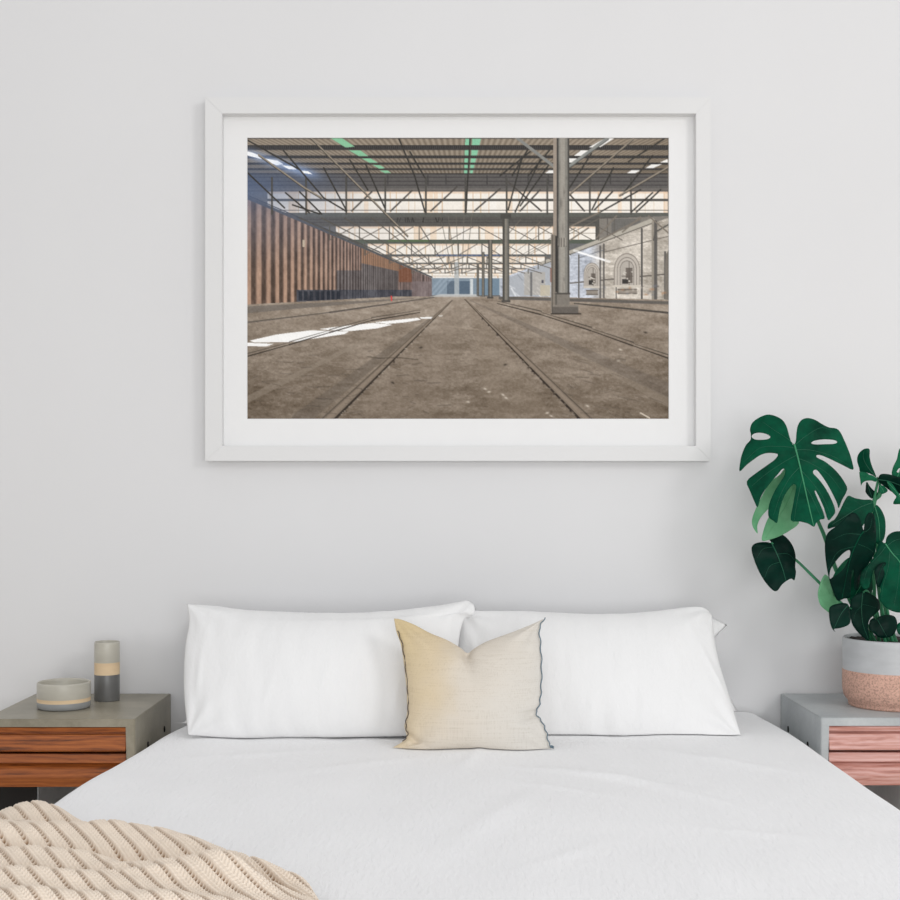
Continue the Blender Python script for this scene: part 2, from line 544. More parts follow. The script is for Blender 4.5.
    k.rect(595, 216, 599, 241, (88, 86, 82))
    for x in (607, 614): k.line(x, 219, x, 238, (104, 100, 95), 1.2)
    k.line(540, 263.5, 652, 220.5, (182, 176, 164), 3.0, 1, 4.4); k.line(540, 265.5, 652, 223.2, (98, 94, 88), .9)
    k.line(604, 252, 669, 236, (118, 112, 104), .9); k.line(578, 258, 603, 250, (130, 132, 138), .8)
    k.line(569, 283, 669, 273.5, (104, 98, 92), 1.3)
    for x, y0, w in ((578.5, 255, 1.4), (599.8, 246, 1.6), (603.4, 244, 1.6), (641.3, 229, 2.0), (655, 222, 3.4), (664.5, 252, 2.0), (615.8, 270, 1.0)): k.line(x, y0, x, 298, (96, 93, 90), w)
    k.line(652.3, 222, 652.3, 298, (150, 143, 132), 2.4)
    k.pl([(653, 240), (655, 232), (662, 228), (669, 224)], (92, 90, 86), 1.5)
    def arch(cx, w, yt, yb, dk=1.0):
        r = w / 2
        for f, c in ((1.0, (140, 132, 124)), (.93, (198, 190, 180)), (.76, (134, 127, 120)), (.70, (200, 192, 182)), (.56, (130, 123, 117)), (.50, (186, 179, 170))):
            rr = r * f; cy = yt + r * 1.25
            pts = [(cx + rr * math.cos(t), cy - rr * 1.25 * math.sin(t)) for t in np.linspace(0, math.pi, 20)]
            k.poly(pts + [(cx - rr, yb), (cx + rr, yb)], c, .9)
        k.rect(cx - r * .1, yt + (yb - yt) * .45, cx + r * .42, yb - 2, (112, 104, 97)); k.rect(cx - r * .38, yb - 6, cx + r * .1, yb - 1.5, (66, 63, 61)); k.line(cx + r * .16, yt + r * .7, cx + r * .16, yb, (92, 86, 80), .6); k.line(cx - r * .4, yb - 9, cx + r * .44, yb - 9, (92, 86, 80), .6)
        for q in range(7): k.rect(*(lambda a, b: (a, b, a + 1.5, b + 1.2))(cx + R.uniform(-r * .4, r * .4), R.uniform(yt + (yb - yt) * .55, yb - 2)), (206, 200, 190))
        k.rect(cx - r, yb, cx + r, yb + 2.0, (206, 198, 186)); k.rect(cx - r * .7, yb + 3.5, cx + r * .75, yb + 9, (150, 142, 132))
        k.line(cx - r * .7, yb + 4, cx + r * .75, yb + 4, (92, 86, 80), .8); k.line(cx - r * .7, yb + 8, cx + r * .75, yb + 8, (98, 92, 86), .8)
    arch(626.5, 26, 253, 285); arch(591.5, 16, 262.5, 286)
    k.poly([(669, 248), (665.5, 254), (664.5, 262), (664.5, 299), (669, 300)], (122, 116, 108))
    k.line(569, 257, 569, 297, (150, 150, 154), 1)
    k.line(574, 250.5, 609, 261.5, (255, 255, 255), 2.6, .5); k.line(578, 252, 604, 260, (255, 255, 255), 1.4, .9)
    for i in range(26):
        x = R.uniform(603, 669); y = R.uniform(285, 297)
        k.glow(x, y, R.uniform(.8, 2.5), R.uniform(.6, 1.4), R.choice([(96, 90, 84), (206, 196, 184), (176, 130, 96), (120, 124, 132)]), .6)
    # left of the big column: pale wall with slanting light
    k.poly([(504, 279), (550, 262), (550, 296), (504, 295)], (176, 180, 186))
    for i in range(16):
        x = R.uniform(506, 549); y = R.uniform(270, 292)
        k.line(x, y, x + R.uniform(3, 9), y + R.uniform(3, 9), R.choice([(240, 242, 244), (214, 216, 220), (136, 140, 148)]), R.uniform(.8, 2), .6)
    k.rect(524, 272, 545, 295, (180, 172, 160), .6); k.rect(530, 272, 532, 296, (112, 112, 112)); k.rect(540, 285, 550, 296, (196, 186, 164), .8)
    k.rect(541.5, 280, 543.5, 283, (80, 80, 90))
    # --- floor
    fl = YY > 296.0 + np.clip((XX - 520) / 150, 0, 1) * 3.5 + np.clip((400 - XX) / 153, 0, 1) * 8.2
    t = np.clip((YY - 296) / 123, 0, 1)[..., None]
    fcol = np.array([154, 141, 127]) * (1 - t) + np.array([122, 109, 95]) * t
    fn = k.noise(90, 26) * 26 + k.noise(30, 9) * 22 + k.noise(8, 4) * 20 + k.noise(3, 2) * 16
    vig = np.clip((np.abs(XX - 458) - 120) / 90, 0, 1)[..., None] * 12 * t
    k.a = np.where(fl[..., None], fcol + fn[..., None] - vig, k.a)
    k.poly([(430, 296.5), (480, 296.5), (476, 294), (440, 294)], (206, 206, 204), .8)
    k.poly([(247, 306), (420, 297.5), (430, 297), (300, 308), (247, 313)], (110, 104, 98), .7)
    k.line(247, 322, 330, 312, (92, 86, 80), 1.4, .9, 1.0); k.line(330, 312, 434, 297, (84, 78, 74), 1.6, .9, 1.0)
    k.line(500, 297.5, 669, 302.5, (96, 92, 88), 3.0, .9); k.line(574, 303, 669, 312.5, (70, 66, 62), 1.2, .9, 2.0)
    for a, b, c, d, w0, w1, col, al in (
            (480, 299, 669, 402, 1, 9, (146, 134, 120), .5), (420, 313, 247, 399, 1, 7, (146, 134, 120), .55),
            (470, 300, 669, 390, 1, 14, (98, 90, 84), .3), (460, 300, 400, 419, 2, 70, (140, 126, 112), .22),
            (470, 303, 520, 419, 4, 60, (142, 128, 112), .25), (448, 305, 300, 419, 1, 16, (92, 84, 76), .35)):
        k.line(a, b, c, d, col, w0, al, w1)
    k.line(450, 326, 478, 329, (166, 152, 136), 1.0, .6)
    # sunlight lying on the floor
    for pts in ([(247, 342), (274, 343.3), (267, 345.8), (247, 345.5)], [(250, 340.1), (277, 334), (311, 329.8), (349, 331), (345, 333.5), (313, 338.2), (294, 341.3), (255, 341.9)],
                [(319.5, 328.6), (334, 326.7), (373, 322.5), (393, 324.2), (377, 327.9), (350, 330.6), (333, 329.9)], [(374.5, 321.8), (418, 317.4), (421, 319.3), (406, 321.8), (387, 323.5)],
                [(420, 316.9), (436, 316.2), (433, 318.4), (421, 318.1)], [(438, 315), (444, 315.4), (439.5, 316)]):
        k.poly(pts, (250, 249, 247))
    # rails
    def rail(x0, y0, x1, y1, w0, w1, side):
        k.line(x0, y0, x1, y1, (132, 119, 105), w0, 1, w1 * .9); k.line(x0, y0, x1, y1, (146, 132, 117), w0 * .5, .7, w1 * .3)
        k.line(x0 + side * w0 * .55, y0, x1 + side * w1 * .62, y1, (52, 45, 40), w0 * .5, .9, w1 * .22)
        k.line(x0 - side * w0 * .5, y0, x1 - side * w1 * .5, y1, (88, 79, 70), .4, .8, 1.6)
    rail(452, 300, 325, 421, .8, 12, 1); rail(465, 299, 589, 421, .8, 11, -1)
    for i in range(46):
        tt = R.random() ** .6; x = 452 - 123 * tt + 8 * tt; y = 300 + 119 * tt
        k.glow(x + R.uniform(-1, 2), y, R.uniform(.4, 1.0), .5, R.choice([(206, 196, 180), (40, 34, 30)]), .7)
        x = 465 + 122 * tt - 7 * tt
        k.glow(x + R.uniform(-2, 1), y, R.uniform(.4, 1.2), .8, R.choice([(150, 138, 124), (36, 30, 28), (36, 30, 28)]), .7)
    prev = None
    for x, y in ((420, 312), (372, 320), (330, 332), (290, 344), (247, 356)):
        if prev: k.line(*prev, x, y, (60, 54, 49), .8, .9, 1.4); k.line(prev[0], prev[1] - 2.2, x, y - 2.8, (74, 68, 62), .5, .8, 1.0)
        prev = (x, y)
    prev = None
    for x, y in ((497, 303), (540, 314), (590, 330), (632, 345), (669, 358)):
        if prev: k.line(*prev, x, y, (58, 52, 47), .7, .9, 1.4); k.line(prev[0] + 1, prev[1] - 2.0, x + 1, y - 3.2, (72, 66, 60), .5, .8, 1.2)
        prev = (x, y)
    for x, y, c in ((485, 388, 'w'), (489, 391, 'w'), (503, 394, 'w'), (506, 397, 'w'), (468, 401, 'w'), (547, 412, 'w'), (551, 415, 'w'), (587, 405, 'w'), (620, 349, 'w'), (421, 347, 'd'), (393, 382, 'd'), (645, 332, 'd'), (618, 360, 'w'), (505, 364, 'd')):
        k.glow(x, y, 1.8, .9, (222, 212, 198) if c == 'w' else (46, 40, 36), .8, R.uniform(-.3, .6))
    k.line(640, 412, 649, 417, (206, 194, 178), 1.4); k.pl([(368, 356), (380, 357.5), (400, 357), (418, 359)], (80, 72, 64), .9, .7)
    for i in range(60):
        x = R.uniform(250, 440); y = R.uniform(350, 417); k.line(x, y, x + R.uniform(3, 14), y + R.uniform(-2, 2), (78, 70, 63), R.uniform(.5, 1.4), .35)
    for i in range(60):
        x = R.uniform(560, 668); y = R.uniform(350, 417); k.line(x, y, x + R.uniform(4, 16), y + R.uniform(0, 5), R.choice([(84, 76, 68), (146, 133, 118)]), R.uniform(.5, 1.4), .3)
    k.line(391.5, 296, 391.8, 300, (214, 74, 74), 1.4)
    # --- roof lights
    for p in ([(331.5, 139), (343, 139), (355, 147), (346, 148)], [(349, 150.6), (361, 151), (368.5, 156.4), (359, 156.4)], [(362, 158.8), (371, 158.9), (378, 163), (370, 163.2)], [(373, 165.3), (380, 165.4), (385.5, 168.6), (379, 168.8)], [(380.5, 171), (388, 171), (391, 173), (385, 173.4)]):
        k.poly(p, (142, 198, 160))
    for a, b in bands:
        x = lambda y, x0, x1: x0 + (x1 - x0) * (y - 139) / 34
        k.poly([(x(a, 465.3, 464), a), (x(a, 470.8, 467.2), a), (x(b, 470.8, 467.2), b), (x(b, 465.3, 464), b)], (140, 200, 166))
        k.poly([(x(a, 472.2, 470), a), (x(a, 481, 472.6), a), (x(b, 481, 472.6), b), (x(b, 472.2, 470), b)], (140, 200, 166))
    for p in ([(588, 148), (604, 139), (613.5, 139), (600, 147.5)], [(574, 156), (580.5, 151), (589, 151), (582, 156.4)], [(567, 163), (569, 159), (576.5, 159), (571, 163)], [(545, 173.5), (549, 170.6), (553, 170.6), (553, 173.4)],
              [(659, 163), (666, 159.8), (669, 159.8), (669, 162.8)], [(645, 168.4), (651, 164.8), (661.5, 164.6), (652.6, 168.4)], [(626.6, 173.4), (631, 170.6), (639.6, 170.6), (635, 173.4)]):
        k.poly(p, (240, 238, 234))
    # blue daylight haze, upper left corner
    hz = np.clip(1 - (XX - 247) / 120, 0, 1) * np.exp(-((YY - 186) / 24) ** 2) * .62
    k.a = k.a * (1 - hz[..., None]) + np.array([84, 106, 146]) * hz[..., None]
    hz = np.clip(1 - (XX - 247) / 170, 0, 1) * np.exp(-((YY - 222) / 34) ** 2) * .30
    k.a = k.a * (1 - hz[..., None]) + np.array([120, 128, 156]) * hz[..., None]
    for p in ([(247, 151.5), (254, 153.4), (264, 157.5), (262, 159.5), (247, 155.6)], [(265, 158.8), (278, 161), (284, 164.6), (277, 165.6), (268, 162)], [(282, 165.6), (293.5, 166.8), (297.5, 170), (289, 169.4)], [(302, 171), (308.5, 171.6), (313, 174.6), (304, 173.4)]):
        cx = sum(q[0] for q in p) / len(p); cy = sum(q[1] for q in p) / len(p)
        k.glow(cx, cy, 13, 5, (150, 180, 232), .55, .3)
        k.poly(p, (250, 252, 255))
    # --- trusses
    dk, lt = (62, 60, 57), (150, 140, 126)
    for x in (272.5, 306.5, 346.5, 385.5, 426, 465.5, 506.5, 547, 589.5, 630.5): k.line(x, 178, x, 214, (82, 80, 76), 1.8)
    for x in (668,): k.line(x, 160, x, 214, (120, 112, 104), 1.4)
    for a in ((391, 211, 412, 191), (431, 211, 457, 187), (474.5, 211, 500, 189), (507.7, 182, 541, 211), (568, 193, 584, 211), (352, 211, 372, 192), (540, 190, 520, 211)): k.line(*a, (84, 80, 76), 1.6)
    for a in ((247, 140, 300, 170), (284, 151, 324, 198), (324, 198, 346, 211), (324, 168, 347, 211), (293, 205, 320, 214), (399, 139, 415, 177), (415, 177, 425, 212), (410, 152, 425, 178), (366, 165, 385, 208), (350, 160, 368, 190), (247, 172, 285, 208),
              (300, 192, 322, 214), (286, 193, 310, 213), (568, 190, 591, 154), (591.5, 210, 613, 168), (622, 195, 652, 156), (594, 210, 612, 192), (631, 212, 652, 193), (636, 212, 660, 190), (600, 212, 640, 190), (512, 176, 530, 146), (520, 206, 548, 166), (508, 210, 522, 158), (515, 212, 540, 160), (664, 139, 628, 162), (470, 139, 466, 212), (528, 176, 560, 138), (500, 176, 530, 152)):
        k.line(*a, dk, 1.5)
    for a in ((259, 155, 305, 188), (305, 188, 322, 198), (311, 138, 370.5, 198), (370.5, 198, 408, 236), (568, 195.5, 633, 139), (619, 195.5, 669, 166.6)): k.line(*a, lt, 1.5); k.line(a[0], a[1] + 1.2, a[2], a[3] + 1.2, (70, 66, 62), .7)
    k.line(515, 137, 554, 167, (138, 138, 134), 3.0); k.line(567, 168, 608, 138, (142, 144, 140), 3.2); k.line(567, 170, 608, 140, (84, 84, 82), .8)
    # second and deeper trusses
    for cx0, cx1, y0, y1, n in ((330, 598, 227, 240, 9), (365, 552, 244, 255, 8), (390, 545, 257, 263, 8), (400, 538, 264, 268.5, 8), (412, 528, 269, 273, 7)):
        st = (cx1 - cx0) / n
        for i in range(n + 1):
            x = cx0 + st * i
            k.line(x, y0, x, y1, (96, 92, 86), 1.0)
            if x < 465: k.line(x, y1, x + st * .8, y0, (104, 98, 92), .8)
            else: k.line(x, y0, x + st * .8, y1, (104, 98, 92), .8)
    for x0, y0 in ((322, 218), (345, 218), (372, 218), (392, 226), (336, 232), (300, 218), (420, 226)):      # struts running away from the camera
        t2 = .72; k.line(x0, y0, x0 + (VX - x0) * t2, y0 + (290 - y0) * t2, (92, 88, 82), 1.3, .85, .5)
    for x0, y0 in ((600, 218), (585, 218), (560, 220), (540, 222), (520, 220), (575, 228)):
        t2 = .6; k.line(x0, y0, x0 + (VX - x0) * t2, y0 + (290 - y0) * t2, (112, 106, 98), 1.0, .8, .4)
    for x in (440, 448, 456, 464, 472): k.line(x, 214, 461 + (x - 461) * .4, 274, (110, 106, 98), .8, .7)
    for a in ((600, 240, 640, 219), (596, 238, 616, 216), (569, 227, 600, 212), (570, 240, 588, 228), (648, 216, 669, 234), (622, 232, 640, 217)): k.line(*a, (126, 118, 108), 1.5)
    # --- columns
    def column(x0, x1, y0, y1, sh=1.0):
        w = x1 - x0
        k.rect(x0, y0, x1, y1, tuple(v * sh for v in (112, 110, 104)))
        k.rect(x0, y0, x0 + w * .3, y1, tuple(v * sh for v in (84, 81, 76))); k.rect(x0 + w * .42, y0, x0 + w * .7, y1, tuple(v * sh for v in (138, 132, 122)))
        k.line(x1, y0, x1, y1, (66, 64, 60), .6)
    column(476.8, 478.6, 264, 296); column(481.6, 484.2, 252, 296.5); column(488, 492, 240, 298); column(502.2, 508.8, 215, 302)
    k.rect(501.5, 300, 510.5, 302, (82, 78, 74)); k.rect(500.5, 214, 511, 219, (80, 78, 74)); k.rect(487, 296.6, 493.5, 298.2, (80, 76, 72))
    k.rect(553, 137, 556.6, 305, (160, 148, 136)); k.rect(556.2, 137, 568.6, 294, (138, 135, 128))
    k.rect(556.2, 137, 558.4, 294, (78, 76, 73)); k.rect(560, 137, 564.6, 294, (160, 155, 146)); k.rect(567.4, 137, 569, 294, (82, 80, 76))
    k.rect(550.6, 235, 555.2, 312, (134, 126, 116)); k.rect(555.0, 236, 557.4, 292, (62, 60, 58)); k.rect(549.8, 268, 552, 282, (136, 96, 82), .6)
    for i in range(26): k.glow(R.uniform(558, 568), R.uniform(140, 290), R.uniform(.5, 1.4), R.uniform(1, 6), R.choice([(90, 86, 82), (166, 158, 148)]), .35)
    for x in (558, 560.2, 563, 565.4): k.rect(x, 238, x + 1.1, 246, (196, 188, 176)); k.rect(x + .5, 238, x + 1.1, 247, (70, 66, 62))
    k.rect(554.6, 293.4, 569.4, 306, (128, 122, 114)); k.rect(554.6, 292.4, 570, 294.2, (82, 78, 74)); k.rect(555, 294, 556.6, 306, (96, 92, 86))
    k.rect(551.6, 304.8, 578, 313, (104, 98, 92)); k.rect(551.6, 304.6, 578, 306.4, (134, 127, 118)); k.line(551, 313.4, 580, 313.4, (66, 60, 55), 1.4)
    k.line(552, 235, 552, 313, (82, 78, 73), .7)
    # overall grain
    k.a += (k.noise(2, 2) * 9)[..., None] + (k.noise(4, 4) * 7)[..., None]
    return np.clip(k.a, 0, 255)


def build_picture():
    root = empty('picture_frame', (0.0225, -0.0005, 1.777))
    tag(root, 'large white framed photograph of an empty rail warehouse hanging on the wall', 'picture')
    ox0, ox1, oz0, oz1 = -0.692, 0.737, 1.263, 2.291
    ix0, ix1, iz0, iz1 = -0.6438, 0.6947, 1.3054, 2.2443
    yf, yb = -0.045, -0.0005
    bv = 0.0016
    def rail(name, oa, ob, ia, ib, horizontal):
        # mitred moulding between outer edge points oa-ob and inner edge points ia-ib (x, z)
        bm = bmesh.new()
        q = [oa, ob, ib, ia]
        f = [bm.verts.new((p[0], yf, p[1])) for p in q]; b = [bm.verts.new((p[0], yb, p[1])) for p in q]
        bm.faces.new(f); bm.faces.new(b[::-1])
        for i in range(4): bm.faces.new((f[i], b[i], b[(i + 1) % 4], f[(i + 1) % 4]))
        es = [e for e in bm.edges if all(abs(v.co.y - yf) < 1e-6 for v in e.verts)]
        bmesh.ops.bevel(bm, geom=es, offset=bv * .6, segments=2, affect='EDGES')
        return bmobj(name, bm, M['frame'], root)
    rail('frame_rail', (ox0, oz1), (ox1, oz1), (ix0, iz1), (ix1, iz1), True)
    rail('frame_rail', (ox1, oz0), (ox0, oz0), (ix1, iz0), (ix0, iz0), True)
    rail('frame_rail', (ox0, oz0), (ox0, oz1), (ix0, iz0), (ix0, iz1), False)
    rail('frame_rail', (ox1, oz1), (ox1, oz0), (ix1, iz1), (ix1, iz0), False)
    # mat board with a bevelled window
    ym, yp = -0.0125, -0.0105
    wx0, wx1 = (247 - 450) * (ym + D) / F, (669 - 450) * (ym + D) / F
    wz1, wz0 = CZ + (HZ - 137.5) * (ym + D) / F, CZ + (HZ - 419) * (ym + D) / F
    bm = bmesh.new()
    def ring(x0, x1, z0, z1, y): return [bm.verts.new((x0, y, z0)), bm.verts.new((x1, y, z0)), bm.verts.new((x1, y, z1)), bm.verts.new((x0, y, z1))]
    o1 = ring(ix0 - .003, ix1 + .003, iz0 - .003, iz1 + .003, ym); i1 = ring(wx0, wx1, wz0, wz1, ym); i2 = ring(wx0 + .001, wx1 - .001, wz0 + .001, wz1 - .001, yp + .0003)
    o2 = ring(ix0 - .003, ix1 + .003, iz0 - .003, iz1 + .003, yp + .0003)
    for A, B in ((o1, i1), (i1, i2), (i2, o2), (o2, o1)):
        for i in range(4): bm.faces.new((A[i], A[(i + 1) % 4], B[(i + 1) % 4], B[i]))
    bmobj('mat_board', bm, M['mat'], root)
    # the print: a dense sheet whose vertices carry the ink
    img = paint_print()
    h3, w3 = img.shape[0] // 2, img.shape[1] // 2
    img = img[:h3 * 2, :w3 * 2].reshape(h3, 2, w3, 2, 3).mean((1, 3))
    lin = np.where(img / 255 <= .04045, img / 255 / 12.92, ((img / 255 + .055) / 1.055) ** 2.4)
    X = np.linspace(wx0 - .0012, wx1 + .0012, w3); Z = np.linspace(wz1 + .0012, wz0 - .0012, h3)
    co = np.empty((h3, w3, 3)); co[..., 0] = X[None, :]; co[..., 1] = -0.0098; co[..., 2] = Z[:, None]
    idx = np.arange(h3 * w3).reshape(h3, w3)
    fa = np.stack([idx[:-1, :-1], idx[1:, :-1], idx[1:, 1:], idx[:-1, 1:]], -1).reshape(-1, 4)
    me = bpy.data.meshes.new('photo_print')
    me.vertices.add(h3 * w3); me.vertices.foreach_set('co', co.ravel())
    nf = len(fa)
    me.loops.add(nf * 4); me.loops.foreach_set('vertex_index', fa.ravel().astype(np.int32))
    me.polygons.add(nf); me.polygons.foreach_set('loop_start', (np.arange(nf) * 4).astype(np.int32))
    me.update(calc_edges=True); me.validate()
    at_ = me.color_attributes.new('ink', 'FLOAT_COLOR', 'POINT')
    at_.data.foreach_set('color', np.concatenate([lin.reshape(-1, 3), np.ones((h3 * w3, 1))], 1).astype(np.float32).ravel())
    pr = finish('photo_print', me, M['print'], root, False)
    tag(pr, 'printed photograph of a derelict warehouse with rails, rusty wall and steel columns')
    # backing board
    bk = box('backing_board', ix0 - .004, ix1 + .004, -0.009, -0.004, iz0 - .004, iz1 + .004, M['mat'], root)
    return root


build_picture()

# ------------------------------------------------------------------ bed, duvet, pillows, cushion, throw
BED_TOP = 0.550


def fb(x, y, z, scale, seed=0.0):
    return noise.noise(Vector((x * scale + seed, y * scale - seed * 1.7, z * scale + seed * .37)))


def bed_edges(y):
    t = -y
    return (lerp_table(t, (0, .25, 1.0, 2.1), (-.745, -.772, -.840, -.89)), lerp_table(t, (0, .3, 1.2, 2.1), (.915, .932, .937, .95)))


def duvet_z(x, y):
    """height of the cover over the mattress; falls away in a rounded edge at both sides"""
    xl, xr = bed_edges(y)
    z = BED_TOP
    z += 0.006 * fb(x, y, 0, 2.2, 3.1) + 0.0035 * fb(x * 1.6, y * .8, 0, 6.0, 9.4)
    # soft wrinkles across the middle right of the bed
    for (cx, cy, ang, L, w_, h) in ((.36, -.90, -.55, .13, .013, .010), (.27, -.82, -.45, .13, .016, .005), (.46, -1.02, -.9, .14, .02, .007), (.10, -1.2, 1.2, .22, .03, .005), (.62, -.72, -.7, .2, .03, .006),
                                    (-.2, -.75, .5, .2, .03, .004), (.05, -.68, 1.35, .12, .014, .005), (.55, -1.35, -.4, .12, .02, .003), (.2, -1.5, .9, .10, .02, .003), (.42, -.96, -.6, .10, .012, .006), (.22, -.98, -.7, .14, .014, .004), (-.45, -.62, .3, .18, .025, .004)):
        dx, dy = x - cx, y - cy
        u = dx * math.cos(ang) + dy * math.sin(ang); v = -dx * math.sin(ang) + dy * math.cos(ang)
        z += h * math.exp(-(u / L) ** 2 - (v / w_) ** 2)
    return z


def build_bed():
    bed = empty('bed', (0.06, -1.07, 0.0))
    tag(bed, 'double bed standing against the wall under the framed photograph', 'bed')
    # mattress and base lie under the cover
    box('mattress', -.665, .845, -2.05, -.035, .285, .515, M['mattress'], bed, .05, 5)
    box('bed_base', -.655, .835, -2.04, -.03, .10, .285, M['bed_base'], bed, .012, 2)
    for x in (-.58, .76):
        for y in (-1.95, -.14):
            lathe('leg', [(0, 0), (.022, 0), (.03, .1), (0, .1)], (x, y, 0), M['black_base'], bed, 20)

    # duvet: one sheet over the top and down both sides and the foot
    RAD, HANG = 0.075, 0.30
    ny = 210
    ncol = 250
    verts, faces = [], []
    for j in range(ny + 1):
        # lengthwise: back hem -> foot -> hang at the foot
        s = j / ny * 2.42 - 0.0
        yb0 = -0.012
        L = 2.06
        if s < L: y, drop = yb0 - s, 0.0
        else:
            a = (s - L) / .08
            if a < math.pi / 2: y, drop = yb0 - L - .08 * math.sin(a), .08 * (1 - math.cos(a))
            else: y, drop = yb0 - L - .08, .08 + (s - L - .08 * math.pi / 2)
        yq = max(y, -2.07)
        xl, xr = bed_edges(yq)
        W = xr - xl
        # arc-length across: hang, quarter round, top, quarter round, hang
        flat = W - 2 * RAD; arc = RAD * math.pi / 2
        tot = 2 * HANG + 2 * arc + flat
        for i in range(ncol + 1):
            q = i / ncol * tot
            if q < HANG: x, dz = xl, RAD + (HANG - q)
            elif q < HANG + arc:
                a = (HANG + arc - q) / RAD; x, dz = xl + RAD - RAD * math.sin(a), RAD * (1 - math.cos(a))
            elif q < HANG + arc + flat: x, dz = xl + RAD + (q - HANG - arc), 0.0
            elif q < HANG + 2 * arc + flat:
                a = (q - HANG - arc - flat) / RAD; x, dz = xr - RAD + RAD * math.sin(a), RAD * (1 - math.cos(a))
            else: x, dz = xr, RAD + (q - HANG - 2 * arc - flat)
            z = duvet_z(x, y) - dz - drop
            # crown of the bed: slightly higher in the middle, softer towards the edges, rounded at the back corners
            e = min(x - xl, xr - x)
            z -= 0.006 * math.exp(-max(e, 0) / .10)
            if dz > RAD * .6:
                x += (.010 * fb(0, y, z, 5.0, 2.0) + .006 * fb(0, y, z, 11.0, 5.0)) * (1 if x > 0 else -1)
                x += .012 * math.sin(y * 9 + 1) * min(1, (dz - RAD * .6) / .15) * (1 if x > 0 else -1)
            if y > -.22 and x > .55:      # back right corner slopes down
                k = ((x - .55) / .37) ** 2 * (1 - (-y) / .22)
                z -= .002 * max(0, min(1, k))
            if y > -.18 and x < -.55:
                k = ((-x - .55) / .2) ** 2 * (1 - (-y) / .18)
                z -= .02 * max(0, min(1, k))
            verts.append((x, y, z))
    st = ncol + 1
    for j in range(ny):
        for i in range(ncol):
            faces.append((j * st + i, (j + 1) * st + i, (j + 1) * st + i + 1, j * st + i + 1))
    dv = pyobj('duvet', verts, faces, M['sheet'])
    tag(dv, 'white crinkled cotton duvet spread smooth over the whole bed', 'duvet')


class Plane:
    """the slanting mid-plane of a pillow; leans back by theta"""
    def __init__(self, yb, zb, theta):
        self.o = Vector((0, yb, zb)); self.e = Vector((0, math.sin(theta), math.cos(theta))); self.n = Vector((0, -math.cos(theta), math.sin(theta)))

    def hit(self, px, py):
        c = Vector((0, -D, CZ)); r = Vector(((px - 450) / F, 1, -(py - HZ) / F))
        t = (self.o - c).dot(self.n) / r.dot(self.n)
        p = c + r * t - self.o
        return Vector((p.x, p.dot(self.e)))

    def pt(self, a, b, h): return self.o + Vector((a, 0, 0)) + self.e * b + self.n * h


def edge_fn(pts, smooth=True):
    P = catmull([(p[0], p[1], 0) for p in pts], 12) if smooth and len(pts) > 2 else [Vector((p[0], p[1], 0)) for p in pts]
    d = [0.0]
    for a, b in zip(P[:-1], P[1:]): d.append(d[-1] + (b - a).length)
    xs = [p.x for p in P]; ys = [p.y for p in P]
    return lambda t: Vector((lerp_table(t * d[-1], d, xs), lerp_table(t * d[-1], d, ys)))


def cushion_mesh(pl, top, bottom, left, right, thick, back, nu, nv, bump, expo=2.4, q=.62, warp=None):
    """outline (image points on the plane) -> closed pillow, front bulges by thick, back by back"""
    h = lambda pts: [pl.hit(*p) for p in pts]
    T, B, L, R_ = edge_fn(h(top)), edge_fn(h(bottom)), edge_fn(h(left)), edge_fn(h(right))
    c00, c10, c01, c11 = T(0), T(1), B(0), B(1)
    front, backv = {}, {}
    verts, faces = [], []
    for j in range(nv + 1):
        for i in range(nu + 1):
            u = .5 - .5 * math.cos(math.pi * i / nu) if True else i / nu
            v = .5 - .5 * math.cos(math.pi * j / nv)
            u = u * .55 + (i / nu) * .45; v = v * .55 + (j / nv) * .45
            p = T(u) * (1 - v) + B(u) * v + L(v) * (1 - u) + R_(v) * u - (c00 * (1 - u) * (1 - v) + c10 * u * (1 - v) + c01 * (1 - u) * v + c11 * u * v)
            f = max(0, 1 - abs(2 * u - 1) ** expo) ** q * max(0, 1 - abs(2 * v - 1) ** expo) ** q
            edge = i in (0, nu) or j in (0, nv)
            hh = thick * f + bump(u, v, p) * min(1, f * 3)
            if warp: hh = warp(u, v, hh, f)
            front[i, j] = len(verts); verts.append(pl.pt(p.x, p.y, hh))
            if edge: backv[i, j] = front[i, j]
            else:
                backv[i, j] = len(verts); verts.append(pl.pt(p.x, p.y, -back * f))
    for j in range(nv):
        for i in range(nu):
            faces.append((front[i, j], front[i, j + 1], front[i + 1, j + 1], front[i + 1, j]))
            faces.append((backv[i, j], backv[i + 1, j], backv[i + 1, j + 1], backv[i, j + 1]))
    for p in verts:                 # lies on the cover without cutting into it
        zz = duvet_z(p.x, p.y) + .0025
        if p.z < zz: p.z = zz
    return verts, faces


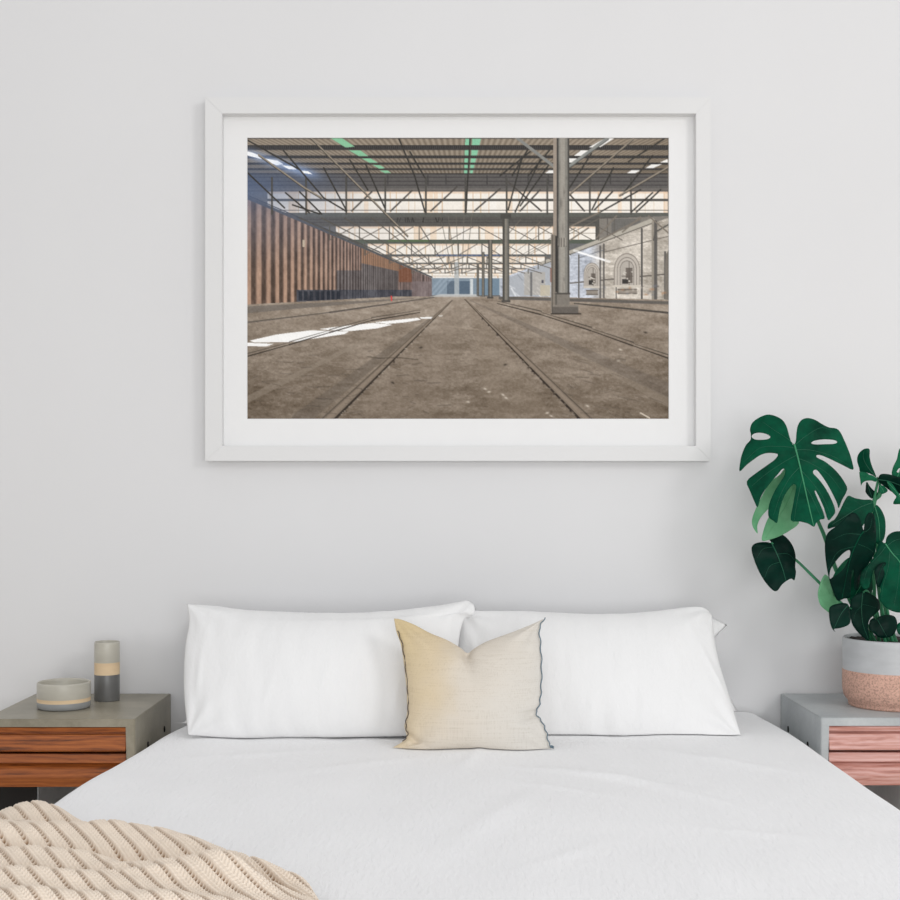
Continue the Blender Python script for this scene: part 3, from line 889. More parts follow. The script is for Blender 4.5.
def pillow_bump(seed, corners=1.0, vert=1.0):
    def f(u, v, p):
        h = .006 * fb(p.x, p.y, 0, 5.0, seed) + .0035 * fb(p.x * 1.4, p.y * .5, 0, 12.0, seed + 4) * vert + .0022 * fb(p.x * 1.5, p.y * .35, 0, 26.0, seed + 9)
        # creases running in from the four corners
        for (cu, cv, k, ph) in ((0, 0, 9, .4), (1, 0, 8, 1.3), (0, 1, 10, 2.2), (1, 1, 9, .9)):
            du, dv = (u - cu) * 1.9, v - cv
            r = math.hypot(du, dv); a = math.atan2(abs(dv), abs(du))
            h += corners * .007 * math.exp(-(r / .26) ** 2) * math.sin(k * a + ph + seed)
        # gathers along the bottom seam
        h += corners * .0055 * math.exp(-((1 - v) / .13) ** 2) * math.sin(u * 46 + 3 * math.sin(u * 9 + seed) + seed) * (.4 + .6 * fb(u, 0, 0, 6.0, seed))
        # a few long diagonal drag lines
        R_ = random.Random(int(seed * 10))
        for (uc, vc, ang, L, w_, A) in [(R_.uniform(.08, .92), R_.uniform(.62, .92), R_.uniform(.6, 2.4), R_.uniform(.06, .16), .012, .004) for _ in range(5)] + [(R_.choice((.06, .94)) + R_.uniform(-.03, .03), R_.uniform(.3, .6), R_.uniform(1.2, 1.9), .2, .014, .004) for _ in range(2)]:
            du, dv = (u - uc) * 1.9, v - vc
            a_ = du * math.cos(ang) + dv * math.sin(ang); b_ = -du * math.sin(ang) + dv * math.cos(ang)
            h += corners * A * math.exp(-(a_ / L) ** 2 - (b_ / w_ / 1.6) ** 2)
        return h
    return f


def build_pillows():
    th = .60
    # the two pillows behind only peep out at corners
    pb = Plane(-.200, .560, .40)
    v, f = cushion_mesh(pb, [(205, 612), (330, 622), (462, 612), (475, 607)], [(171, 730), (300, 729), (470, 727)], [(205, 612), (200, 660), (192, 712), (171, 730)], [(475, 607), (474, 660), (472, 728)], .03, .035, 44, 36, pillow_bump(5.5))
    o = pyobj('pillow', v, f, M['pillowcase']); tag(o, 'white pillow hidden behind the left front pillow, only its corners showing', 'pillow', 'white pillows at the head of the bed')
    pb2 = Plane(-.190, .560, .40)
    v, f = cushion_mesh(pb2, [(474, 612), (600, 620), (700, 617), (727, 625)], [(470, 728), (600, 730), (737, 711)], [(474, 612), (474, 660), (470, 728)], [(727, 625), (713, 644), (722, 680), (737, 711)], .03, .035, 44, 36, pillow_bump(8.2))
    o = pyobj('pillow', v, f, M['pillowcase']); tag(o, 'white pillow tucked behind the right front pillow, one pointed corner poking out', 'pillow', 'white pillows at the head of the bed')
    # front right pillow
    pr = Plane(-.378, .556, th)
    v, f = cushion_mesh(pr, [(461, 610), (478, 611), (530, 612), (600, 615), (650, 612), (690, 607), (704, 608), (712, 615)],
                        [(456, 734), (520, 736), (600, 737), (680, 740), (715, 740), (742, 738)], [(461, 610), (458, 640), (455, 690), (456, 734)],
                        [(712, 615), (714, 634), (718, 658), (728, 692), (742, 738)], .075, .07, 110, 80, pillow_bump(1.2))
    o = pyobj('pillow', v, f, M['pillowcase']); tag(o, 'front white pillow on the side of the potted plant, leaning on the wall', 'pillow', 'white pillows at the head of the bed')
    # front left pillow, in front of its neighbour
    pl = Plane(-.428, .556, th)
    v, f = cushion_mesh(pl, [(187, 604), (215, 606), (250, 611), (320, 614), (380, 613), (430, 607), (468, 600)],
                        [(188, 735), (240, 738), (330, 737), (400, 736), (458, 735)], [(187, 604), (189, 622), (185, 650), (184, 690), (188, 735)],
                        [(468, 600), (474.5, 606), (473.5, 614), (464, 620), (458.5, 645), (457, 690), (458, 735)], .08, .07, 110, 80, pillow_bump(3.7))
    o = pyobj('pillow', v, f, M['pillowcase']); tag(o, 'front white pillow on the side of the vase and bowl, leaning on the wall', 'pillow', 'white pillows at the head of the bed')

    # linen cushion with a dented top
    pc = Plane(-.572, .553, .42)
    def cb(u, v, p):
        h = .004 * fb(p.x, p.y, 0, 7.0, 2.2) + .0025 * fb(p.x, p.y, 0, 18.0, 6.0)
        h -= .020 * math.exp(-((u - .5) / .035) ** 2) * math.exp(-(v / .14) ** 2)          # chop at the top
        h -= .010 * math.exp(-((u - .5) / .12) ** 2) * math.exp(-(v / .30) ** 2)
        d1 = (u - .5) + (v * .62); d2 = (u - .5) - (v * .62)
        h += .006 * (math.exp(-((d1 + .02) / .09) ** 2) + math.exp(-((d2 - .02) / .09) ** 2)) * math.exp(-(v / .35) ** 2)
        # tuck in the lower left and on the right
        du, dv = u - .05, v - .87
        h -= .016 * math.exp(-((du * .9 + dv * .45) / .10) ** 2 - ((dv * .9 - du * .45) / .022) ** 2)
        du, dv = u - .95, v - .72
        h -= .010 * math.exp(-(du / .10) ** 2 - ((dv + du * .3) / .03) ** 2)
        for (cu, cv, k) in ((0, 0, 8), (1, 0, 9), (0, 1, 9), (1, 1, 8)):
            r = math.hypot(u - cu, v - cv); a = math.atan2(abs(v - cv), abs(u - cu))
            h += .004 * math.exp(-(r / .25) ** 2) * math.sin(k * a + k)
        return h
    top = [(394, 618.5), (401, 619.5), (415, 625), (430, 633), (447, 640), (460, 647.5), (467.5, 653), (475, 648), (488, 641), (510, 633), (530, 625), (541, 620), (545.5, 618.8)]
    left = [(394, 618.5), (396.5, 632), (401, 645), (404, 665), (406.5, 690), (407, 712), (404.5, 726), (406.5, 736), (402, 742), (391, 748.5)]
    right = [(545.5, 618.8), (540, 629), (541, 646), (542, 668), (541.5, 690), (540, 705), (536.5, 714), (542, 722), (546.5, 732), (549, 743), (553.5, 751)]
    bottom = [(391, 748.5), (403, 752.5), (430, 752), (468, 751), (512, 752.5), (540, 752.5), (553.5, 751)]
    v, f = cushion_mesh(pc, top, bottom, left, right, .062, .055, 120, 110, cb, 2.2, .66)
    cu = pyobj('linen_cushion', v, f, M['linen'])
    tag(cu, 'square beige linen cushion with a dented top leaning on the two front pillows', 'cushion')
    def stitch(name, pts, inset, r, mat, label):
        P = catmull([(*pc.hit(x + inset, y), 0) for x, y in pts], 6)
        path = []
        for i, p in enumerate(P):
            q = pc.pt(p.x + .0016 * math.sin(i * 1.3), p.y, .009 + .001 * math.sin(i * 2.1))
            q.z = max(q.z, duvet_z(q.x, q.y) + .0045); path.append(q)
        vv, ff = tube_geo(path, r, r, 6)
        s_ = pyobj(name, vv, ff, mat, cu); tag(s_, label)
    stitch('edge_stitching', left[1:-1], 1.2, .0013, M['thread_dark'], 'dark overlocked stitching along one edge')
    stitch('edge_stitching', right[:], -.6, .0014, M['thread_blue'], 'slate blue overlocked stitching along one edge')
    # frayed ear at the lower right
    P = [pc.pt(*pc.hit(x, y), .003) for x, y in ((551, 748), (552.5, 750.5), (553.5, 752))]
    for p in P: p.z = max(p.z, duvet_z(p.x, p.y) + .007)
    vv, ff = tube_geo(P, .004, .002, 6); s_ = pyobj('thread_end', vv, ff, M['thread_blue'], cu)


def build_throw():
    """chunky ladder-knit blanket heaped over the near corner of the bed"""
    back = edge_fn([(-1.02, -1.30), (-.90, -1.255), (-.81, -1.245), (-.73, -1.285), (-.65, -1.375), (-.55, -1.425), (-.47, -1.48), (-.39, -1.555), (-.315, -1.635), (-.255, -1.69), (-.215, -1.745), (-.18, -1.86), (-.15, -1.95)])
    front = edge_fn([(-1.04, -1.92), (-.90, -1.95), (-.70, -1.98), (-.45, -2.0), (-.25, -2.02), (-.12, -2.03)])
    nu, nv = 900, 520
    # ridges and hollows of the heap: x, y, angle, length, width, height
    ridges = [(-.775, -1.300, -.10, .10, .034, .010), (-.70, -1.395, -.35, .16, .018, -.030),
              (-.66, -1.500, -.10, .17, .040, .012), (-.46, -1.565, -.55, .14, .040, .012), (-.33, -1.690, -.68, .12, .030, .014),
              (-.64, -1.590, -.22, .22, .018, -.040), (-.66, -1.665, -.25, .16, .030, .018), (-.43, -1.700, -.42, .19, .016, -.032), (-.62, -1.735, -.20, .18, .015, -.036), (-.62, -1.795, -.20, .17, .030, .020),
              (-.45, -1.770, -.22, .12, .030, .030), (-.335, -1.800, -.75, .09, .030, .036), (-.29, -1.765, -.75, .12, .012, -.028), (-.86, -1.52, -.1, .16, .05, .02), (-.5, -1.90, -.1, .3, .04, .02)]
    U, V = np.meshgrid(np.linspace(0, 1, nu + 1), np.linspace(0, 1, nv + 1))
    Bp = np.array([back(t) for t in np.linspace(0, 1, nu + 1)]); Fp = np.array([front(t) for t in np.linspace(0, 1, nu + 1)])
    X = Bp[None, :, 0] + (Fp - Bp)[None, :, 0] * V; Y = Bp[None, :, 1] + (Fp - Bp)[None, :, 1] * V
    dist = V * np.hypot(*(Fp - Bp).T)[None, :]
    rng = np.random.default_rng(7)
    def wob(freq, n=7):
        o = np.zeros_like(X)
        for _ in range(n):
            a = rng.uniform(0, 2 * np.pi); f = freq * rng.uniform(.6, 1.5)
            o += np.sin(f * (X * np.cos(a) + Y * np.sin(a)) + rng.uniform(0, 7))
        return o / n
    xl = np.interp(-Y, (0, .25, 1.0, 2.1), (-.745, -.772, -.840, -.89))
    z = np.full_like(X, BED_TOP + .022)
    over = np.maximum(xl + .11 - X, 0)
    z -= .44 * over * over / (over + .12)
    roll = 1 - np.exp(-(dist / .024) ** 1.3)
    hump = np.zeros_like(X)
    for (cx, cy, ang, L, w_, h) in ridges:
        p = (X - cx) * np.cos(ang) + (Y - cy) * np.sin(ang); q = -(X - cx) * np.sin(ang) + (Y - cy) * np.cos(ang)
        hump += h * np.exp(-(p / L) ** 2 - (q / w_) ** 2)
    hump += .006 * wob(26) + .004 * wob(60)
    z += roll * (.015 + np.maximum(hump, -.026)) - .004 * (1 - roll)
    # soft ribs divided by gaps, the gaps crossed by rungs
    A, Bc = .83, .555
    wx = X + .25 * hump + .010 * wob(14); wy = Y + .35 * hump + .004 * wob(14)
    p = (A * wx + Bc * wy) / .0285; q = (Bc * wx - A * wy) / .0085
    r = p - np.floor(p); e = np.abs(r - .5) * 2
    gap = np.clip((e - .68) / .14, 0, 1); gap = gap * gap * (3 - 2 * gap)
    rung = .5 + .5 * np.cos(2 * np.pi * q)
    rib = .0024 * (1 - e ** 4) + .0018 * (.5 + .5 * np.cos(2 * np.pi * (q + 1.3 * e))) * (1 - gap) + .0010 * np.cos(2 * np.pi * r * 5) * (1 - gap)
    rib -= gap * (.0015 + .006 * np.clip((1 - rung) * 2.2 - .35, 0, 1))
    tone = gap * np.clip((1 - rung) * 1.9 - .2, 0, 1)  # painted shade: mask that darkens the openings between the rungs
    z += rib * np.clip(dist / .012, .25, 1)
    # never below the cover it lies on
    sag = np.clip(xl + .075 - X, 0, .075) / .075
    z = np.maximum(z, BED_TOP + .0135 - .075 * (1 - np.sqrt(1 - sag * sag)) - np.where(X < xl, .5, 0))
    idx = np.arange((nv + 1) * (nu + 1)).reshape(nv + 1, nu + 1)
    fa = np.stack([idx[:-1, :-1], idx[1:, :-1], idx[1:, 1:], idx[:-1, 1:]], -1).reshape(-1, 4)
    me = bpy.data.meshes.new('knitted_throw')
    me.vertices.add(idx.size); me.vertices.foreach_set('co', np.stack([X, Y, z], -1).astype(np.float32).ravel())
    me.loops.add(fa.size); me.loops.foreach_set('vertex_index', fa.ravel().astype(np.int32))
    me.polygons.add(len(fa)); me.polygons.foreach_set('loop_start', (np.arange(len(fa)) * 4).astype(np.int32))
    me.polygons.foreach_set('use_smooth', np.ones(len(fa), bool))
    me.update(calc_edges=True)
    ca = me.color_attributes.new('gap_shade', 'FLOAT_COLOR', 'POINT')
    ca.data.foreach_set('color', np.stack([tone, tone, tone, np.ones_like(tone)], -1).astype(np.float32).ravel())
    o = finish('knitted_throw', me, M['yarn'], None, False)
    tag(o, 'rumpled beige ladder-knit throw lying over the near corner of the bed', 'blanket')


build_bed()
build_pillows()
build_throw()

# ------------------------------------------------------------------ night stands, vase, bowl
def extrude_x(name, prof, x0, x1, mat, parent, bev=0.0):
    """profile of (y, z) points, extruded along x"""
    bm = bmesh.new()
    a = [bm.verts.new((x0, p[0], p[1])) for p in prof]; b = [bm.verts.new((x1, p[0], p[1])) for p in prof]
    n = len(prof)
    bm.faces.new(a); bm.faces.new(b[::-1])
    for i in range(n): bm.faces.new((a[i], b[i], b[(i + 1) % n], a[(i + 1) % n]))
    if bev:
        bmesh.ops.bevel(bm, geom=bm.edges[:], offset=bev, segments=2, affect='EDGES')
    return bmobj(name, bm, mat, parent)


def nightstand(label, x0, x1, shell, wood, basemat, facemat, side, base_x, yf, th):
    """concrete shell with two louvred drawers; side = +1 when the bed is on its right"""
    zt, zb, yb = .600, .434, -.004
    root = empty('nightstand', ((x0 + x1) / 2, yf / 2, 0)); tag(root, label, 'nightstand', 'concrete nightstands beside the bed')
    # shell: top and two cheeks as one folded piece
    bm = bmesh.new()
    prof = [(x0, zb), (x0, zt), (x1, zt), (x1, zb), (x1 - th, zb), (x1 - th, zt - .0185), (x0 + th, zt - .0185), (x0 + th, zb)]
    a = [bm.verts.new((p[0], yf, p[1])) for p in prof]; b = [bm.verts.new((p[0], yb, p[1])) for p in prof]
    bm.faces.new(a); bm.faces.new(b[::-1])
    for i in range(8): bm.faces.new((a[i], b[i], b[(i + 1) % 8], a[(i + 1) % 8]))
    bmesh.ops.bevel(bm, geom=bm.edges[:], offset=.0018, segments=2, affect='EDGES')
    bmobj('shell', bm, shell, root)
    box('back_panel', x0 + th, x1 - th, yb - .012, yb - .002, zb + .002, zt - .0195, basemat, root)
    box('bottom_panel', x0 + th, x1 - th, yf + .03, yb - .012, zb - .002, zb + .010, wood, root)
    a0, a1 = x0 + th + .0015, x1 - th - .0015
    # upper drawer: a thin lip over a louvre that leans outwards at its foot
    up = [(yf + .03, .5795), (yf + .004, .5785), (yf + .001, .576), (yf + .003, .5665), (yf + .016, .5655), (yf + .015, .5605), (yf + .006, .5585), (yf - .006, .5225), (yf - .004, .5185), (yf + .03, .5185)]
    lo = [(yf + .03, .5115), (yf + .006, .5105), (yf - .001, .4895), (yf + .004, .4865), (yf + .014, .4850), (yf + .008, .4790), (yf + .002, .4730), (yf - .007, .4560), (yf - .007, .4520), (yf - .001, .4285), (yf + .03, .4285)]
    for prof, z0, z1 in ((up, .5185, .5795), (lo, .4285, .5115)):
        d = empty('drawer', (0, 0, 0)); d.parent = root; d.location = (-root.location.x, -root.location.y, 0)
        extrude_x('drawer_front', prof, a0, a1, wood, d, .0007)
        box('drawer_box', a0 + .004, a1 - .004, yf + .028, yb - .03, max(z0, zb + .012) + .002, z1 - .006, wood, d)
    box('plinth', base_x[0], base_x[1], -.340, -.012, 0.0, zb - .003, basemat, root, .002)
    box('plinth_door', base_x[0] + .004, base_x[1] - .004, -.346, -.340, .02, zb - .006, facemat, root, .001)
    # two dark bolt sockets in the cheek that faces the bed
    xc = x1 if side > 0 else x0
    for y, z in ((-.09, .514), (-.29, .508)):
        bm = bmesh.new()
        r = bmesh.ops.create_cone(bm, cap_ends=True, segments=20, radius1=.008, radius2=.0066, depth=.006)
        for v in r['verts']:
            c = v.co.copy(); v.co = Vector((xc + side * c.z * .6, y + c.x, z + c.y * 1.25))
        bmobj('bolt', bm, M['hole'], root, True)


nightstand('olive grey concrete nightstand with walnut drawers carrying the vase and bowl', -1.183, -.797, M['concrete_dark'], M['walnut'], M['concrete_pale'], M['black_base'], 1, (-1.176, -1.0690), -.430, .022)
nightstand('pale blue grey concrete nightstand with reddish drawers carrying the potted plant', .944, 1.345, M['concrete_pale'], M['rosewood'], M['concrete_pale'], M['pale_base'], -1, (1.17, 1.338), -.412, .019)

# tall vase: dark foot, raw clay waist, light neck
vs = lathe('vase', [(0, 0), (.033, 0), (.0339, .0015), (.0344, .004), (.0344, .0715), (.0342, .0725), (.0342, .1060), (.0345, .1070), (.0343, .158), (.0338, .1615), (.0330, .1625), (.0317, .1605), (.0312, .150), (.0312, .012), (0, .010)],
           (-.9475, -.125, .600), [M['glaze_dark'], M['clay_raw'], M['glaze_light']], None, 80, [0, 0, 0, 0, 0, 1, 2, 2, 2, 2, 2, 2, 2, 2])
tag(vs, 'tall slim three-banded ceramic vase on the olive grey nightstand', 'vase')
bw = lathe('bowl', [(0, .002), (.060, .002), (.062, 0), (.066, .0008), (.0686, .004), (.0694, .010), (.0695, .0175), (.0693, .0185), (.0693, .0285), (.0696, .0295), (.0694, .0660), (.0688, .0690), (.0670, .0700), (.0652, .0690), (.0644, .064), (.0635, .014), (.056, .007), (0, .006)],
           (-1.0300, -.250, .600), [M['glaze_mid'], M['clay_raw'], M['glaze_light']], None, 96, [0, 0, 0, 0, 0, 0, 0, 1, 2, 2, 2, 2, 2, 2, 2, 2, 2])
tag(bw, 'low wide ceramic bowl with a thin beige band on the olive grey nightstand', 'bowl')

# ------------------------------------------------------------------ monstera in its pot
PC = Vector((1.194, -.215, .600))


def pip(x, y, poly):
    c = False; n = len(poly); j = n - 1
    for i in range(n):
        xi, yi = poly[i]; xj, yj = poly[j]
        if (yi > y) != (yj > y) and x < (xj - xi) * (y - yi) / (yj - yi) + xi: c = not c
        j = i
    return c


def seg_dist(p, a, b):
    d = b - a; t = max(0, min(1, (p - a).dot(d) / max(d.length_squared, 1e-9)))
    return (p - a - d * t).length, t


ZA = lambda pts: [(720 + u / 5, 400 + v / 5) for u, v in pts]
ZB = lambda pts: [(720 + u / 5, 540 + v / 5) for u, v in pts]
ZC = lambda pts: [(820 + u / 7.5, 430 + v / 7.5) for u, v in pts]


def leaf(root, outline, rib, depth, mat, holes=(), tilt=(0, 0), fold=.25, curl=0.0, veins=(), vmat='vein', smooth=3, grid=3.2, rib_r=.0022, quiet=False, wav=.004):
    """outline, holes, rib in picture points; depth = y of the leaf's heart; tilt = how y changes per metre to the right / downwards;
    fold: how far the blade folds back from its rib; curl: bend of the tip towards the room"""
    P2 = [(p.x, p.y) for p in catmull([(*p, 0) for p in outline], smooth, True)]
    H2 = [[(p.x, p.y) for p in catmull([(*p, 0) for p in h], smooth, True)] for h in holes]
    verts = [Vector(p) for p in P2]; edges = [(i, (i + 1) % len(P2)) for i in range(len(P2))]
    for h in H2:
        b = len(verts); verts += [Vector(p) for p in h]; edges += [(b + i, b + (i + 1) % len(h)) for i in range(len(h))]
    x0 = min(p[0] for p in P2); x1 = max(p[0] for p in P2); y0 = min(p[1] for p in P2); y1 = max(p[1] for p in P2)
    nb = list(verts)
    gy = y0; row = 0
    while gy < y1:
        gx = x0 + (row % 2) * grid / 2
        while gx < x1:
            if pip(gx, gy, P2) and not any(pip(gx, gy, h) for h in H2):
                if min((Vector((gx, gy)) - q).length for q in nb) > grid * .45: verts.append(Vector((gx, gy)))
            gx += grid
        gy += grid * .87; row += 1
    vco, _, fcs, *_ = delaunay_2d_cdt(verts, edges, [], 0, 1e-4)
    tris = []
    for f in fcs:
        c = sum((Vector(vco[i]) for i in f), Vector((0, 0))) / len(f)
        if pip(c.x, c.y, P2) and not any(pip(c.x, c.y, h) for h in H2): tris.append(tuple(f))
    R2 = [Vector((p.x, p.y)) for p in catmull([(*p, 0) for p in rib], 5)]
    hx, hy = R2[0]
    sc = (depth + D) / F
    L = sum((b - a).length for a, b in zip(R2[:-1], R2[1:])) * sc

    def depth_at(q):
        best, along, acc, tot = 1e9, 0, 0.0, max(L / sc, 1e-6)
        for a, b in zip(R2[:-1], R2[1:]):
            d_, t = seg_dist(q, a, b)
            if d_ < best: best, along = d_, (acc + t * (b - a).length) / tot
            acc += (b - a).length
        dist = best * sc
        y = depth + tilt[0] * (q.x - hx) * sc + tilt[1] * (q.y - hy) * sc
        y += fold * dist * dist / (dist + .03)             # blade halves fall back from the rib
        y -= curl * along * along * L
        y += wav * noise.noise(Vector((q.x * .11 + depth * 50, q.y * .11, 0)))
        return y
    V3, F3, MI = [], [], []
    T = .0004
    n = len(vco)
    base = [at(v[0], v[1], depth_at(Vector(v))) for v in vco]
    V3 = [p + Vector((0, -T, 0)) for p in base] + [p + Vector((0, T, 0)) for p in base]
    cnt = {}
    for t in tris:
        a, b, c = (Vector(vco[i]) for i in t)
        if (b - a).cross(c - a) if False else ((b.x - a.x) * (c.y - a.y) - (b.y - a.y) * (c.x - a.x)) < 0: t = t[::-1]
        F3.append(t); F3.append(tuple(i + n for i in t[::-1])); MI += [0, 0]
        for i in range(3):
            e = (t[i], t[(i + 1) % 3])
            if (e[1], e[0]) in cnt: del cnt[(e[1], e[0])]
            else: cnt[e] = 1
    for a, b in cnt: F3.append((b, a, a + n, b + n)); MI.append(0)
    def ridge(pts, r0, r1, mi=1):
        line = [Vector((p.x, p.y)) for p in catmull([(*p, 0) for p in pts], 5)]
        path = [at(q.x, q.y, depth_at(q) - T - r0 * .25) for q in line]
        vv, ff = tube_geo(path, r0, r1, 6)
        o = len(V3)
        V3.extend(vv); F3.extend(tuple(i + o for i in f) for f in ff); MI.extend([mi] * len(ff))
    if rib_r: ridge(rib, rib_r, rib_r * .45)
    for v in veins: ridge(v, rib_r * .34, rib_r * .12, 2)
    return pyobj('leaf', V3, F3, [M[mat], M[vmat], M['vein_dark']], root, True, MI)


def petiole(root, pts, r0=.0052, r1=.0036, name='stalk', mat='stalk'):
    P = catmull(pts, 8)
    vv, ff = tube_geo(P, r0, r1, 10)
    return pyobj(name, vv, ff, M[mat], root)


def build_plant():
    root = empty('potted_monstera', PC)
    tag(root, 'tall dark green monstera in a grey and speckled terracotta pot', 'potted plant')
    pot = lathe('pot', [(0, .006), (.109, .006), (.112, 0), (.1155, .001), (.1165, .006), (.1165, .011), (.119, .014), (.1280, .026), (.1315, .042), (.1320, .056), (.1320, .0965), (.1317, .0980), (.1312, .175), (.1307, .1810), (.1290, .1835), (.1265, .1825), (.1255, .177), (.1250, .030), (0, .028)],
                PC, [M['terracotta'], M['pot_glaze']], root, 120, [0] * 10 + [0] + [1] * 7)
    # soil: lumpy disc below the rim
    verts, faces = [], []
    nr, ns = 14, 60
    for i in range(nr + 1):
        r = .1252 * i / nr
        for s in range(ns):
            a = 2 * math.pi * s / ns
            x, y = PC.x + r * math.cos(a), PC.y + r * math.sin(a)
            verts.append((x, y, PC.z + .174 + .004 * noise.noise(Vector((x * 60, y * 60, 0))) + .004 * noise.noise(Vector((x * 150, y * 150, 3)))))
    for i in range(nr):
        for s in range(ns):
            s2 = (s + 1) % ns
            faces.append((i * ns + s, i * ns + s2, (i + 1) * ns + s2, (i + 1) * ns + s))
    pyobj('soil', verts, faces, M['soil'], root)

    # the big split leaf, its face to the room
    o1 = ZA([(368, 224), (357, 212), (345, 175), (332, 130), (310, 98), (272, 78), (235, 73), (195, 88), (162, 113), (150, 145), (154, 172), (152, 200), (130, 225), (110, 270), (101, 310), (98, 357),
             (132, 326), (165, 300), (203, 275), (240, 265), (280, 268), (289, 277), (270, 301), (230, 330), (178, 367), (134, 407),
             (150, 455), (172, 508), (188, 536), (202, 490), (225, 450), (256, 410), (290, 370), (311, 346), (325, 348), (322, 375), (301, 410), (276, 450), (251, 505), (241, 550), (244, 586), (264, 602), (285, 615),
             (292, 580), (302, 535), (322, 480), (350, 437), (368, 421), (380, 430), (375, 470), (364, 530), (354, 601), (400, 608), (440, 618), (470, 634), (480, 616), (502, 598), (523, 592),
             (516, 560), (502, 525), (486, 490), (474, 458), (480, 456), (498, 490), (520, 540), (540, 600), (560, 586), (576, 561), (570, 528), (549, 480), (520, 430), (490, 392), (466, 366), (470, 351), (485, 351), (506, 375), (536, 420), (566, 475), (585, 515), (593, 540),
             (610, 500), (636, 448), (622, 410), (594, 370), (560, 335), (522, 306), (486, 288), (484, 276), (506, 277), (550, 295), (610, 324), (665, 349), (661, 310), (646, 260), (621, 200), (601, 160), (580, 142), (545, 137), (510, 120), (475, 99), (440, 90), (410, 98), (390, 125), (382, 165), (379, 206)])
    hA = ZA([(158, 181), (174, 167), (205, 164), (236, 172), (252, 184), (240, 195), (205, 199), (172, 196)])
    hB = ZA([(456, 215), (475, 203), (520, 197), (568, 200), (586, 210), (570, 219), (520, 221), (475, 222)])
    rib = ZA([(372, 222), (390, 290), (412, 385), (440, 510), (468, 628)])
    vs = [ZA(q) for q in ([(374, 228), (335, 192), (270, 150), (215, 110)], [(376, 240), (300, 232), (200, 240), (120, 310)], [(384, 275), (320, 310), (230, 370), (160, 430)], [(398, 335), (345, 395), (300, 480), (268, 575)], [(412, 390), (395, 460), (380, 540), (372, 600)],
                          [(376, 224), (430, 180), (500, 140), (560, 150)], [(380, 248), (460, 252), (560, 280), (640, 325)], [(390, 292), (450, 315), (540, 370), (605, 450)], [(405, 352), (450, 400), (510, 480), (552, 570)], [(420, 425), (450, 470), (480, 530), (505, 585)])]
    leaf(root, o1, rib, -.285, 'leaf_mid', (hA, hB), (-.10, -.34), .30, .18, vs, 'vein', 3, 2.6, .0026)
    # pale leaf seen from below, behind the big one
    o = ZA([(340, 330), (302, 371), (255, 408), (215, 470), (176, 550), (160, 600), (165, 636), (188, 668), (186, 630), (202, 590), (238, 548), (262, 530), (256, 565), (236, 600), (218, 650), (210, 702), (250, 698), (300, 680), (350, 652), (394, 616), (388, 560), (384, 490), (388, 400)])
    leaf(root, o, ZA([(370, 430), (330, 530), (270, 620), (230, 690)]), -.225, 'leaf_pale', (), (.25, -.1), .12, .1, (), 'leaf_pale', 3, 3, .0015)
    # small heart leaf at the far left
    o = ZA([(257, 714), (247, 700), (243, 684), (250, 668), (270, 662), (302, 668), (335, 690), (364, 730), (378, 780), (376, 835), (380, 862), (372, 901), (357, 893), (332, 905), (308, 925), (286, 954), (262, 950), (226, 910), (196, 860), (171, 800), (158, 752), (164, 726), (190, 713), (228, 710)])
    leaf(root, o, ZA([(256, 712), (285, 770), (315, 850), (330, 905)]), -.245, 'leaf_deep', (), (.1, -.30), .35, .1, [ZA([(268, 735), (215, 745), (185, 790)]), ZA([(285, 770), (340, 770), (372, 800)]), ZA([(300, 810), (250, 830), (222, 890)])], 'vein_dark', 3, 3, .0016)
    # curled young leaf at the top: dark blade, pale turned-up underside, dark lower lobe
    o = ZC([(372, 145), (340, 139), (305, 160), (282, 195), (279, 235), (294, 285), (302, 314), (350, 320), (395, 338), (422, 354), (406, 310), (386, 260), (372, 200)])
    leaf(root, o, ZC([(420, 352), (360, 280), (325, 210), (330, 150)]), -.20, 'leaf_mid', (), (-.5, .2), .5, .0, (), 'vein_dark', 3, 1.8, .0010)
    o = ZC([(300, 312), (296, 335), (301, 370), (308, 416), (318, 398), (346, 382), (386, 380), (418, 388), (424, 362), (396, 342), (352, 322)])
    leaf(root, o, ZC([(420, 370), (360, 352), (310, 350)]), -.215, 'leaf_bright', (ZC([(362, 322), (380, 322), (396, 334), (384, 338), (366, 332)]),), (.5, .2), .3, .0, (), 'leaf_bright', 3, 1.8, .0010)
    o = ZC([(350, 388), (374, 422), (405, 455), (432, 470), (420, 500), (385, 514), (345, 472), (342, 440)])
    leaf(root, o, ZC([(355, 395), (370, 450), (390, 505)]), -.195, 'leaf_deep', (), (.2, .2), .3, .0, (), 'vein_dark', 3, 1.8, .0008)
    # leaves at the right border
    o = ZC([(606, 134), (588, 165), (576, 220), (552, 268), (538, 318), (546, 352), (575, 366), (640, 372), (720, 340), (760, 260), (740, 170), (680, 120)])
    leaf(root, o, ZC([(575, 362), (620, 260), (690, 150)]), -.20, 'leaf_bright', (ZC([(576, 312), (590, 290), (612, 284), (624, 296), (604, 314), (586, 320)]),), (.3, .2), .35, .1, (), 'vein', 3, 2.6, .0014)
    o = ZC([(436, 368), (450, 336), (480, 328), (532, 335), (582, 350), (650, 352), (720, 380), (750, 440), (720, 490), (660, 495), (600, 478), (558, 474), (518, 450), (480, 420), (446, 395)])
    leaf(root, o, ZC([(438, 372), (520, 385), (620, 420), (740, 440)]), -.215, 'leaf_deep', (), (-.2, .6), .5, .1, (), 'vein_dark', 3, 2.6, .0012)
    o = ZC([(500, 382), (540, 402), (572, 450), (604, 490), (650, 520), (660, 560), (606, 556), (552, 556), (556, 528), (572, 500), (546, 470), (516, 425)])
    leaf(root, o, ZC([(505, 390), (560, 450), (620, 530)]), -.225, 'leaf_bright', (), (-.2, .4), .3, .1, (), 'vein', 3, 2.2, .0010)
    o = ZC([(445, 412), (475, 420), (506, 446), (500, 466), (462, 480), (444, 452)])
